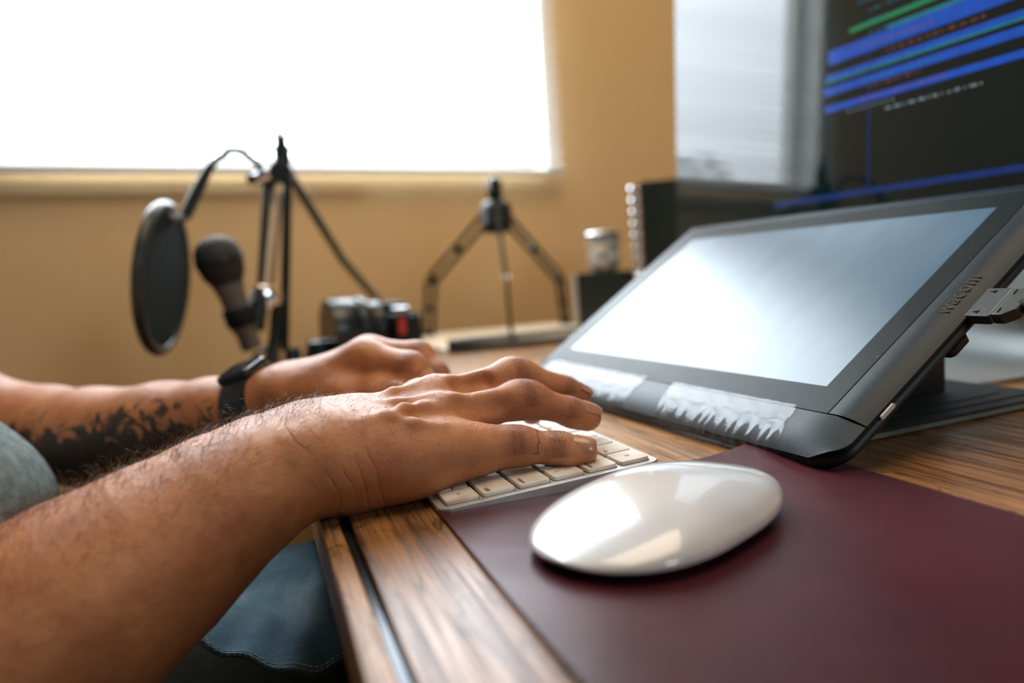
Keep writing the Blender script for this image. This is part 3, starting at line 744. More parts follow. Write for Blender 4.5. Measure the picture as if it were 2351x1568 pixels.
MB().lathe([(.011, .230), (.0125, .236), (.0125, .262), (.009, .268), (.004, .27)], 20, Th).build('top_socket', BLACKG, tp, smooth=True, world=True)
b = MB()
for k in range(6): b.lathe([(.0262, .193+k*.005), (.0270, .1945+k*.005), (.0262, .196+k*.005)], 20, Th)
b.build('hub_ring', DARKM, tp, smooth=True, world=True)

# ------------------------------------------------------------------ boxes and glass on the far right of the desk
def ribbed_box(name, label, cx, cy, w_, d, h, rz, br=.0068, z0=0):
    t = thing(name, label, 'box', (cx, cy, z0), rz)
    MB().box((-d/2, -w_/2, .001), (d/2, w_/2, h)).build('body', plain(name+'_black', (.018, .030, .027), .30, nscale=40), t, bevel=.002)
    k = 0; b = MB(); z = .006
    while z < h-.004:
        T4 = Matrix.Translation((-d/2+br*.3, w_/2+br*.75, z+br*.8)); q = br/.0068
        MB().lathe([(.001*q, -.0055*q), (.0055*q, -.004*q), (.0068*q, 0), (.0055*q, .004*q), (.001*q, .0055*q)], 12, T4).build('chrome_bead', CHROME, t, smooth=True); z += .0125*q*.93
    return t
def far(px_az, dist):  # polar about the camera's foot, azimuth degrees from +Y
    return CAM.x+dist*math.sin(R(px_az)), CAM.y+dist*math.cos(R(px_az))
bx = ribbed_box('storage_box', 'low black box with a beaded chrome corner under the glass jar', .537, .884, .112, .10, .099, R(63))
bx2 = ribbed_box('storage_box', 'tall black box with a beaded chrome corner beside the monitor', .632, .800, .12, .09, .245, R(58), .0115)
def faceted(name, label, loc):
    t = thing(name, label, 'jar', loc)
    m, nt, b_ = newmat('cut_glass'); b_.inputs['Base Color'].default_value = (.75, .78, .80, 1); b_.inputs['Roughness'].default_value = .05; b_.inputs['Metallic'].default_value = .65; b_.inputs['Specular IOR Level'].default_value = 1
    v = mapping(nt); bump(nt, b_, noise(nt, v, 120, 2), .4, .004)
    prof = [(.018, 0), (.027, .006), (.030, .02), (.0265, .034), (.031, .048), (.030, .062), (.024, .070), (.0215, .071), (.019, .060), (.017, .012)]
    o = MB().lathe(prof, 11).build('cup', m, t); 
    MB().lathe([(.0305, .058), (.0335, .0605), (.0335, .0665), (.0305, .069)], 16).build('metal_band', CHROME, t, smooth=True)
    return t
faceted('glass_jar', 'small sparkling cut glass jar standing on the low black box', (.527, .880, .0995))

# ------------------------------------------------------------------ photo camera behind the left hand
cmr = thing('photo_camera', 'black photo camera with fat lens and red mark behind the left hand', 'camera', (.068, .690, 0), R(10))
MB().box((.022, -.055, .001), (.062, .050, .066)).build('body', RUBBER, cmr, bevel=.006, seg=3)
MB().box((.026, -.020, .066), (.056, .018, .080)).build('viewfinder_hump', BLACK, cmr, bevel=.004)
Tl = Matrix.Translation((.022, 0, .0455)) @ Matrix.Rotation(R(-90), 4, 'Y')
LM = plain('lens_black', (.012, .020, .022), .26, spec=.5, nscale=90)
MB().lathe([(.034, 0), (.038, .004), (.038, .016), (.041, .019), (.043, .040), (.0445, .044), (.0450, .066), (.0440, .072)], 36, Tl).build('lens_barrel', LM, cmr, smooth=True)
MB().lathe([(.0430, .022), (.0445, .024), (.0450, .036), (.0438, .038)], 36, Tl).build('focus_ring', DARKM, cmr, smooth=True)
MB().lathe([(.0435, .0725), (.036, .069), (.001, .064)], 36, Tl).build('front_glass', BLACKG, cmr, smooth=True)
RED = plain('red_mark', (.55, .05, .03), .5)
MB().box((.028, -.0562, .038), (.038, -.0545, .060)).build('red_mark', RED, cmr, bevel=.0005)
MB().lathe([(.011, 0), (.012, .001), (.012, .007), (.010, .008)], 18, Matrix.Translation((.040, -.034, .0655))).build('dial', ALU, cmr, smooth=True)
MB().box((.040, -.0575, .006), (.060, -.050, .062)).build('grip', DARKM, cmr, bevel=.003)
lc = thing('lens_cap', 'small black ribbed lens lying left of the photo camera', 'lens', (.008, .712, 0))
MB().lathe([(.016, 0), (.019, .002), (.019, .022), (.017, .026), (.017, .034), (.013, .036)], 24).build('lens_barrel', LM, lc, smooth=True)
MB().lathe([(.0192, .006), (.0200, .008), (.0200, .018), (.0192, .020)], 24).build('focus_ring', RUBBER, lc, smooth=True)

# ------------------------------------------------------------------ microphone boom arm
ARMM = plain('boom_arm_black', (.022, .030, .030), .32, metal=.5)
bm_ = thing('boom_arm', 'black jointed boom arm holding the hand microphone over the desk', 'microphone stand', (.127, .8806, 0))
def V3(*a): return Vector(a)
joint = V3(-.019, .684, .262); low = V3(-.052, .652, .030); basept = V3(.150, .93, .045)
MB().lathe([(.030, 0), (.030, .004), (.016, .008), (.012, .012), (.012, .05)], 24, Matrix.Translation((basept.x, basept.y, 0))).build('base', ARMM, bm_, smooth=True, world=True)
def bar(p, q, w_, th, name='arm_bar', off=V3(0, 0, 0)):
    return MB().tube([p+off, p.lerp(q, .5)+off, q+off], [w_]*3, 10, flat=th/w_, up=(0, 1, .2)).build(name, ARMM, bm_, smooth=True, world=True)
mid = joint.lerp(basept, .5)+V3(-.006, 0, -.008)
MB().tube([joint+V3(.008, .01, -.006), mid, basept], [.0065]*3, 10).build('lower_bar', plain('boom_bar_olive', (.10, .10, .07), .4, metal=.4), bm_, smooth=True, world=True)
bar(joint+V3(.006, -.002, 0), low+V3(.012, 0, 0), .0075, .006)
bar(joint+V3(-.020, 0, -.008), V3(-.062, .634, .100), .0055, .005)
MB().tube([joint+V3(-.014, -.004, -.02), V3(-.060, .632, .10)], .0032, 8).build('chrome_rod', CHROME, bm_, smooth=True, world=True)
b = MB(); p, q = joint+V3(-.006, -.004, -.03), V3(-.048, .645, .115); d = (q-p); pts = [p+d*(k/160)+V3(math.cos(k*.9)*.0045, math.sin(k*.9)*.0045, 0) for k in range(161)]
b.tube(pts, .0008, 5).build('spring', DARKM, bm_, smooth=True, world=True)
b = MB(); b.lathe([(.012, -.014), (.014, -.012), (.014, .012), (.012, .014)], 20, Matrix.Translation(joint+V3(-.004, 0, -.006)) @ Matrix.Rotation(R(90), 4, 'X')); b.build('joint', ARMM, bm_, smooth=True, world=True)
b = MB(); b.lathe([(.0105, 0), (.0105, .020), (.0075, .026), (.0075, .034), (.004, .036), (.004, .044)], 16, Matrix.Translation(joint+V3(.001, 0, .004))); b.build('end_post', ARMM, bm_, smooth=True, world=True)
MB().lathe([(.0085, -.018), (.0085, .0)], 16, Matrix.Translation(joint+V3(-.018, -.012, -.010)) @ Matrix.Rotation(R(70), 4, 'Y')).build('joint_knob', CHROME, bm_, smooth=True, world=True)
MB().tube([joint+V3(-.045, -.003, -.014), joint+V3(-.012, -.003, -.010)], [.0065, .0075], 12).build('thumb_screw', ARMM, bm_, smooth=True, world=True)
MB().lathe([(.013, -.010), (.016, -.008), (.016, .008), (.013, .010)], 20, Matrix.Translation((-.060, .630, .098)) @ Matrix.Rotation(R(90), 4, 'X')).build('joint', CHROME, bm_, smooth=True, world=True)
MB().tube([(-.060, .628, .098), (-.066, .622, .080), (-.072, .618, .062)], [.010, .009, .011], 12).build('clip_mount', ARMM, bm_, smooth=True, world=True)
MB().tube([(-.045, .645, .09), (-.050, .648, .05), (-.058, .640, .018)], [.006, .007, .009], 10).build('lower_bracket', ARMM, bm_, smooth=True, world=True)
pts = []
for k in range(13):
    th = 2*math.pi*k/12; pts.append((-.064+.013*math.cos(th), .640, .022+.013*math.sin(th)))
MB().tube(pts, .003, 8, caps=False).build('cable_ring', ARMM, bm_, smooth=True, world=True)
MB().lathe([(.022, 0), (.024, .001), (.024, .010), (.012, .014), (.009, .030)], 20, Matrix.Translation((-.028, .690, 0))).build('desk_clamp', ARMM, bm_, smooth=True, world=True)

mp0, mp1 = V3(-.1032, .5954, .1457), V3(-.0775, .607, .040)
mc = thing('microphone', 'hand microphone with round black grille and grey handle on the boom', 'microphone', mp1)
ax = (mp0-mp1).normalized(); q4 = ax.to_track_quat('Z', 'Y').to_matrix().to_4x4(); Tm = Matrix.Translation(mp1) @ q4; Lh = (mp0-mp1).length
m, nt, b_ = newmat('foam_grille'); v = mapping(nt); vo = nt.nodes.new('ShaderNodeTexVoronoi'); vo.inputs['Scale'].default_value = 700; nt.links.new(v, vo.inputs[0])
c = ramp(nt, vo.outputs[0], [(.1, (.006, .009, .009)), (.6, (.02, .025, .025))]); nt.links.new(c.outputs[0], b_.inputs['Base Color']); b_.inputs['Roughness'].default_value = .6; bump(nt, b_, vo.outputs[0], .5, .001)
b = MB(); b.lathe([(.0165, Lh-.030), (.0235, Lh-.018), (.0268, Lh-.002), (.0268, Lh+.003), (.0245, Lh+.014), (.018, Lh+.0225), (.009, Lh+.0265), (0.0005, Lh+.0275)], 32, Tm); b.build('grille', m, mc, smooth=True, world=True)
b = MB(); b.lathe([(.0262, Lh-.005), (.0275, Lh-.003), (.0275, Lh+.002), (.0262, Lh+.004)], 32, Tm); b.build('grille_ring', DARKM, mc, smooth=True, world=True)
GREYH = plain('mic_handle_grey', (.17, .16, .15), .42, metal=.3)
b = MB(); b.lathe([(.0110, 0), (.0118, .002), (.0125, .03), (.0155, Lh-.040), (.0180, Lh-.030), (.0175, Lh-.027)], 28, Tm); b.build('handle', GREYH, mc, smooth=True, world=True)
b = MB(); b.box((-.0215, -.008, .020), (-.0150, .008, .060), Tm); b.build('mic_clip', RUBBER, mc, bevel=.002, world=True)
b = MB(); b.lathe([(.0165, .030), (.0180, .032), (.0180, .050), (.0165, .052)], 20, Tm); b.build('mic_clip', RUBBER, mc, smooth=True, world=True)

pf = thing('pop_filter', 'round black mesh pop filter on a curved gooseneck before the microphone', 'pop filter', V3(-.1655, .6152, .1287))
pc = V3(-.1655, .6152, .1287); face = V3(.80, -.46, .10).normalized()   # turned mostly sideways to the camera
face = V3(.965, -.20, -.145).normalized(); q4 = face.to_track_quat('Z', 'Y').to_matrix().to_4x4(); Tp = Matrix.Translation(pc) @ q4
RP = .083
pts = [Tp @ V3(RP*math.cos(2*math.pi*k/48), RP*math.sin(2*math.pi*k/48), 0) for k in range(49)]
MB().tube(pts, .0062, 10, caps=False).build('hoop', plain('hoop_black', (.03, .038, .04), .3), pf, smooth=True, world=True)
m, nt, b_ = newmat('nylon_mesh'); v = mapping(nt); ck = noise(nt, v, 500, 2); c = ramp(nt, ck, [(.3, (.006, .012, .012)), (.7, (.010, .022, .022))]); nt.links.new(c.outputs[0], b_.inputs['Base Color']); b_.inputs['Roughness'].default_value = .8; b_.inputs['Specular IOR Level'].default_value = .15
b_.inputs['Alpha'].default_value = .95
for dz in (-.0035, .0035):
    MB().lathe([(.0005, dz*.6), (.04, dz*.8), (RP-.002, dz)], 48, Tp).build('mesh', m, pf, smooth=True, world=True)
gp = [V3(-.042, .675, .247), V3(-.0474, .6704, .262), V3(-.057, .6665, .2735), V3(-.068, .661, .2785), V3(-.0791, .6534, .2784), V3(-.093, .647, .270), V3(-.1052, .639, .2568)]
MB().tube(gp, .0045, 10).build('gooseneck', BLACK, pf, smooth=True, world=True)
MB().tube([gp[-1], V3(-.121, .630, .228), V3(-.1361, .6225, .1990)], [.0055, .0068, .0068], 12).build('gooseneck_sleeve', DARKM, pf, smooth=True, world=True)
MB().tube([gp[0]+V3(.012, 0, -.008), gp[0]], [.005, .005], 10).build('clamp', ARMM, pf, smooth=True, world=True)
MB().tube([V3(-.1361, .6225, .1990), V3(-.146, .619, .196), pc+V3(.0, 0, RP-.002)], [.006, .006, .005], 10).build('hoop_mount', plain('hoop_mount_grey', (.20, .22, .23), .3), pf, smooth=True, world=True)

# ------------------------------------------------------------------ the person: signed-distance body
def surface_nets(F, org, h):
    S = F < 0; nx, ny, nz = F.shape
    c = S[:-1, :-1, :-1].astype(np.uint8)
    tot = np.zeros((nx-1, ny-1, nz-1), np.uint8)
    for a in (0, 1):
        for b_ in (0, 1):
            for d in (0, 1): tot += S[a:nx-1+a, b_:ny-1+b_, d:nz-1+d]
    act = (tot > 0) & (tot < 8); I = np.argwhere(act); n = len(I)
    idx = -np.ones(act.shape, np.int32); idx[act] = np.arange(n)
    P = np.zeros((n, 3)); cnt = np.zeros(n)
    C8 = [(a, b_, d) for a in (0, 1) for b_ in (0, 1) for d in (0, 1)]
    for p in C8:
        for ax in range(3):
            if p[ax]: continue
            q = list(p); q[ax] = 1
            fa = F[I[:, 0]+p[0], I[:, 1]+p[1], I[:, 2]+p[2]]; fb = F[I[:, 0]+q[0], I[:, 1]+q[1], I[:, 2]+q[2]]
            m = (fa < 0) != (fb < 0); t = np.where(m, fa/np.where(m, fa-fb, 1), 0)
            pt = np.array(p)[None, :].astype(float).repeat(n, 0); pt[:, ax] = t
            P[m] += pt[m]; cnt[m] += 1
    P = (I+P/cnt[:, None])*h+np.array(org)
    faces = []
    for ax in range(3):
        a1, a2 = [(1, 2), (2, 0), (0, 1)][ax]
        sl0 = [slice(None)]*3; sl1 = [slice(None)]*3; sl0[ax] = slice(0, -1); sl1[ax] = slice(1, None)
        A = S[tuple(sl0)]; B = S[tuple(sl1)]; E = np.argwhere(A != B)
        ok = (E[:, a1] > 0) & (E[:, a2] > 0) & (E[:, a1] < F.shape[a1]-1) & (E[:, a2] < F.shape[a2]-1); E = E[ok]
        ins = A[E[:, 0], E[:, 1], E[:, 2]]
        def cell(d1, d2):
            e = E.copy(); e[:, a1] += d1; e[:, a2] += d2; return idx[e[:, 0], e[:, 1], e[:, 2]]
        q = np.stack([cell(-1, -1), cell(0, -1), cell(0, 0), cell(-1, 0)], 1)
        q[~ins] = q[~ins][:, ::-1]; faces.append(q)
    faces = np.concatenate(faces); faces = faces[(faces >= 0).all(1)]
    return P, faces
def smooth_mesh(P, Fc, it=3, lam=.5):
    e = np.concatenate([Fc[:, [0, 1]], Fc[:, [1, 2]], Fc[:, [2, 3]], Fc[:, [3, 0]]])
    for _ in range(it):
        for l in (lam, -lam*1.03):
            acc = np.zeros_like(P); cn = np.zeros(len(P))
            for a, b_ in ((0, 1), (1, 0)):
                for k in range(3): acc[:, k] += np.bincount(e[:, a], P[e[:, b_], k], len(P))
                cn += np.bincount(e[:, a], minlength=len(P))
            P = P+l*(acc/np.maximum(cn, 1)[:, None]-P)
    return P
class SDF:
    def __init__(s, lo, hi, h):
        s.lo = np.array(lo); s.h = h; s.n = np.ceil((np.array(hi)-s.lo)/h).astype(int)+1
        s.F = np.full(s.n, .05, np.float32); s.ax = [s.lo[k]+h*np.arange(s.n[k]) for k in range(3)]
    def cone(s, a, b, r1, r2, k=.006, flat=None, sub=False):
        a = np.array(a, float); b = np.array(b, float); m = max(r1, r2)*1.25+abs(k)+.012
        lo = np.minimum(a, b)-m; hi = np.maximum(a, b)+m
        i0 = np.maximum(((lo-s.lo)/s.h).astype(int), 0); i1 = np.minimum(((hi-s.lo)/s.h).astype(int)+2, s.n)
        if (i1 <= i0).any(): return
        X, Y, Z = np.meshgrid(*[s.ax[q][i0[q]:i1[q]] for q in range(3)], indexing='ij')
        d = b-a; L2 = max(d@d, 1e-12); px, py, pz = X-a[0], Y-a[1], Z-a[2]
        t = np.clip((px*d[0]+py*d[1]+pz*d[2])/L2, 0, 1)
        qx, qy, qz = px-t*d[0], py-t*d[1], pz-t*d[2]; r = r1+(r2-r1)*t
        if flat is not None:
            nrm, f = np.array(flat[0], float), flat[1]; nrm /= np.linalg.norm(nrm); c = qx*nrm[0]+qy*nrm[1]+qz*nrm[2]
            ex = (f-1)*c; qx, qy, qz = qx+ex*nrm[0], qy+ex*nrm[1], qz+ex*nrm[2]
        D = np.sqrt(qx*qx+qy*qy+qz*qz)-r
        sl = tuple(slice(i0[q], i1[q]) for q in range(3)); G = s.F[sl]
        if sub:
            D = -D; hh = np.maximum(k-np.abs(G-D), 0)/k; s.F[sl] = np.maximum(G, D)+hh*hh*k*.25
        else:
            hh = np.maximum(k-np.abs(G-D), 0)/k; s.F[sl] = np.minimum(G, D)-hh*hh*k*.25
    def chain(s, pts, rad, k=.006, flat=None):
        for i in range(len(pts)-1): s.cone(pts[i], pts[i+1], rad[i], rad[i+1], k, flat)
    def mesh(s, it=3): 
        P, Fc = surface_nets(s.F, s.lo, s.h); return smooth_mesh(P, Fc, it), Fc
V = np.array
# ---- right forearm and hand (typing, little finger on the delete key)
ra = SDF((-.33, -.085, -.125), (.125, .135, .075), .0012)
ax_n = [V((-.300, -.035, -.075)), V((-.245, -.020, -.055)), V((-.1746, .002, -.0265)), V((-.1454, .011, -.0135)), V((-.1183, .019, -.0005)), V((-.0936, .027, .0125)), V((-.0733, .033, .0212)), V((-.0549, .038, .0265))]
rr_ = [.046, .045, .0430, .0400, .0345, .0285, .0245, .0215]
for i in range(len(ax_n)-1):
    yo = .006+.006*(i/6)
    ra.cone(ax_n[i]+V((0, -yo*.2, 0)), ax_n[i+1]+V((0, -yo*.2, 0)), rr_[i], rr_[i+1], .012)
    ra.cone(ax_n[i]+V((0, yo*1.6, .002)), ax_n[i+1]+V((0, yo*1.6, .002)), rr_[i]*.93, rr_[i+1]*.93, .012)
W = V((-.052, .040, .0262))
PK = [V((.0130, .0335, .0235)), V((.0478, .0305, .0207)), V((.0689, .0250, .0176)), V((.0815, .0195, .0158))]
RG = [V((.0165, .052, .0345)), V((.0643, .0575, .0392)), V((.0904, .0560, .0292)), V((.1010, .0540, .0255))]
MD = [V((.0195, .073, .0405)), V((.0679, .0790, .0492)), V((.0985, .0800, .0372)), V((.1075, .0795, .0325))]
IX = [V((.0160, .0930, .0370)), V((.0560, .1010, .0420)), V((.0765, .1020, .0310)), V((.0845, .1015, .0220))]
TH = [V((-.0300, .068, .0160)), V((.0000, .095, .0190)), V((.0270, .108, .0160)), V((.0430, .112, .0130))]
ra.chain(PK, [.0118, .0093, .0076, .0065], .004); ra.cone(PK[1]-V((.004, 0, -.0004)), PK[1]+V((.004, -.001, -.0004)), .0096, .0094, .005)
ra.cone(PK[2]-V((.002, 0, 0)), PK[2]+V((.003, -.001, 0)), .0077, .0074, .004)
ra.chain(RG, [.0112, .0092, .0077, .0070], .004); ra.cone(RG[1]-V((.004, 0, 0)), RG[1]+V((.004, 0, -.001)), .0106, .0103, .005)
ra.chain(MD, [.0118, .0095, .0080, .0071], .004); ra.cone(MD[1]-V((.004, 0, 0)), MD[1]+V((.004, 0, -.0015)), .0108, .0105, .005)
ra.chain(IX, [.0118, .0096, .0082, .0074], .004)
ra.chain(TH, [.0170, .0128, .0108, .0095], .007)
# finger pads
ra.cone(PK[3]-V((.008, 0, .0010)), PK[3]-V((0, .0005, .0014)), .0062, .0056, .004)
ra.cone(RG[3]-V((.008, 0, -.001)), RG[3]-V((0.001, 0, .0016)), .0068, .0064, .004)
# metacarpal block
for (mc_, r1, r2) in ((PK[0], .0190, .0120), (RG[0], .0180, .0118), (MD[0], .0175, .0120), (IX[0], .0175, .0118)):
    base_ = W+V((.012, (mc_[1]-.062)*.55+.012, .002+(mc_[2]-.035)*.25))
    ra.cone(base_, mc_, r1, r2, .010)
# heel of the hand and little-finger side
ra.cone((-.034, .034, .0195), (-.004, .0335, .0190), .0190, .0168, .012)
ra.cone((-.010, .0325, .0205), (.0270, .0325, .0205), .0160, .0120, .010)
ra.cone((-.020, .060, .0200), (.010, .070, .0230), .0150, .0120, .012)
# wrist
ra.cone(W, W+V((.022, .000, -.0005)), .0222, .0210, .014); ra.cone(W+V((0, .020, .003)), W+V((.022, .022, .004)), .0200, .0195, .012)
ra.cone((-.060, .020, .0350), (-.055, .021, .0355), .0080, .0075, .010)          # ulnar knob
# knuckles, tendons and veins on the back of the hand
for mc_, rr in ((PK[0], .0098), (RG[0], .0105), (MD[0], .0112), (IX[0], .0108)):
    ra.cone(mc_+V((-.002, 0, .0032)), mc_+V((.003, 0, .0028)), rr, rr*.95, .006)
for mc_, hh, q in ((PK[0], .0098, .0128), (RG[0], .0112, .0150), (MD[0], .0115, .0158)):
    s0 = W+V((.022, (mc_[1]-.062)*.45+.014, .0188)); e0 = mc_+V((-.001, 0, hh)); m0 = (s0+e0)/2+V((0, 0, .0012))
    ra.chain([s0, m0, e0], [.0016, .0023, .0027], .0040)
ra.chain([V((-.030, .026, .0425)), V((-.016, .030, .0438)), V((-.006, .036, .0460)), V((.004, .042, .0445)), V((.012, .0435, .0415))], [.0010, .0014, .0016, .0014, .0008], .0060)
ra.chain([V((-.016, .030, .0432)), V((-.004, .026, .0398)), V((.010, .026, .0358))], [.0010, .0012, .0008], .0060)
# hollows between the knuckles
ra.cone((.026, .0425, .0435), (.046, .0440, .0395), .0030, .0048, .008, sub=True)
ra.cone((.030, .0640, .0510), (.046, .0690, .0500), .0035, .0045, .006, sub=True)
RP_, RF_ = ra.mesh(2)

# ---- left forearm and hand
la = SDF((-.400, .130, -.075), (.085, .520, .130), .0018)
LN = [V((-.300, .460, .000)), V((-.256, .415, -.004)), V((-.2084, .362, -.0030)), V((-.1494, .311, .0075)), V((-.1109, .2824, .0155)), V((-.0726, .2541, .0240)), V((-.055, .2420, .0320))]
lr = [.040, .0400, .0385, .0320, .0262, .0212, .0205]
for i in range(len(LN)-1):
    la.cone(LN[i], LN[i+1], lr[i], lr[i+1], .012); la.cone(LN[i]+V((.008, .012, 0)), LN[i+1]+V((.008, .014, 0)), lr[i]*.9, lr[i+1]*.88, .012)
EL = LN[0]
la.chain([V((-.264, .430, -.010)), V((-.330, .440, .030)), V((-.400, .440, .085))], [.035, .040, .044], .014)
LW = V((-.060, .246, .0300))
LIX = [V((-.0005, .2070, .0560)), V((.0277, .1800, .0490)), V((.0365, .1700, .0350)), V((.0385, .1655, .0230))]
LMD = [V((.0060, .2300, .0560)), V((.0392, .2080, .0535)), V((.0480, .1930, .0400)), V((.0490, .1870, .0250))]
LRG = [V((.0060, .2500, .0500)), V((.0380, .2350, .0480)), V((.0500, .2250, .0330)), V((.0520, .2200, .0200))]
LPK = [V((.0020, .2680, .0430)), V((.0300, .2600, .0400)), V((.0420, .2520, .0280)), V((.0440, .2480, .0180))]
LTH = [V((-.0362, .2230, .0310)), V((-.0130, .1990, .0300)), V((.0050, .1850, .0320)), V((.0165, .1750, .0330))]
la.chain(LIX, [.0115, .0098, .0082, .0070], .006); la.chain(LMD, [.0115, .0100, .0084, .0072], .006); la.chain(LRG, [.0112, .0094, .0078, .0068], .006); la.chain(LPK, [.0105, .0084, .0070, .0062], .006)
la.chain(LTH, [.0180, .0125, .0108, .0090], .009)
for mc_, r1, r2 in ((LIX[0], .0165, .0115), (LMD[0], .0175, .0118), (LRG[0], .0165, .0112), (LPK[0], .0160, .0108)):
    la.cone(LW+(mc_-V((0, .238, .045)))*V((0, .5, .2))+V((.008, 0, 0)), mc_, r1, r2, .012)
la.cone((-.045, .228, .028), (-.020, .205, .029), .0150, .0140, .012)
la.cone((.006, .196, .0415), (.016, .189, .0400), .0040, .0040, .005, sub=True)
LP_, LF_ = la.mesh(3)

# ---- trunk, neck, upper arms, legs (coarser, mostly under clothes)
def trunk(grow, h, sleeves=True, shirt=False):
    t = SDF((-.72, -.26, -.36), (-.16, .56, .50), h); g = grow
    t.cone((-.44, .19, -.24), (-.45, .18, -.02), .130+g, .130+g, .05, ((1, 0, 0), 1.25))
    t.cone((-.45, .18, -.02), (-.50, .17, .16), .135+g, .145+g, .06, ((1, 0, 0), 1.3))
    t.cone((-.50, .06, .22), (-.50, .30, .22), .072+g, .072+g, .06)
    if not shirt: t.cone((-.50, .17, .24), (-.49, .17, .38), .060, .055, .03)
    ex = .50 if shirt else 1.0
    sR, eR = V((-.50, -.02, .21)), V((-.310, -.045, -.070)); sL, eL = V((-.50, .39, .21)), V((-.335, .440, .035))
    t.cone(sR, sR+(eR-sR)*ex, .054+g*1.4, (.050 if shirt else .043)+g*1.6, .03)
    t.cone(sL, sL+(eL-sL)*ex, .054+g*1.4, (.048 if shirt else .041)+g*1.6, .03)
    return t.mesh(3)
TP_, TF_ = trunk(0, .008)
# head (out of the picture, kept simple but whole)
hd = SDF((-.61, .04, .33), (-.33, .30, .66), .006)
hc = V((-.475, .17, .52)); hd.cone(hc+V((-.015, 0, .02)), hc+V((-.005, 0, .0)), .088, .085, .03); hd.cone(hc+V((.02, 0, -.02)), hc+V((.045, 0, -.075)), .070, .048, .04)
hd.cone(hc+V((.085, 0, -.005)), hc+V((.105, 0, -.030)), .010, .015, .015); hd.cone((-.49, .17, .35), (-.485, .17, .44), .055, .055, .03)
for s_ in (-1, 1): hd.cone(hc+V((-.01, s_*.085, .0)), hc+V((-.01, s_*.088, -.03)), .016, .012, .01); hd.cone(hc+V((.088, s_*.034, .012)), hc+V((.090, s_*.036, .012)), .014, .014, .01, sub=True)
hd.cone(hc+V((.088, -.018, -.062)), hc+V((.088, .018, -.062)), .007, .007, .01)
HP_, HF_ = hd.mesh(2)

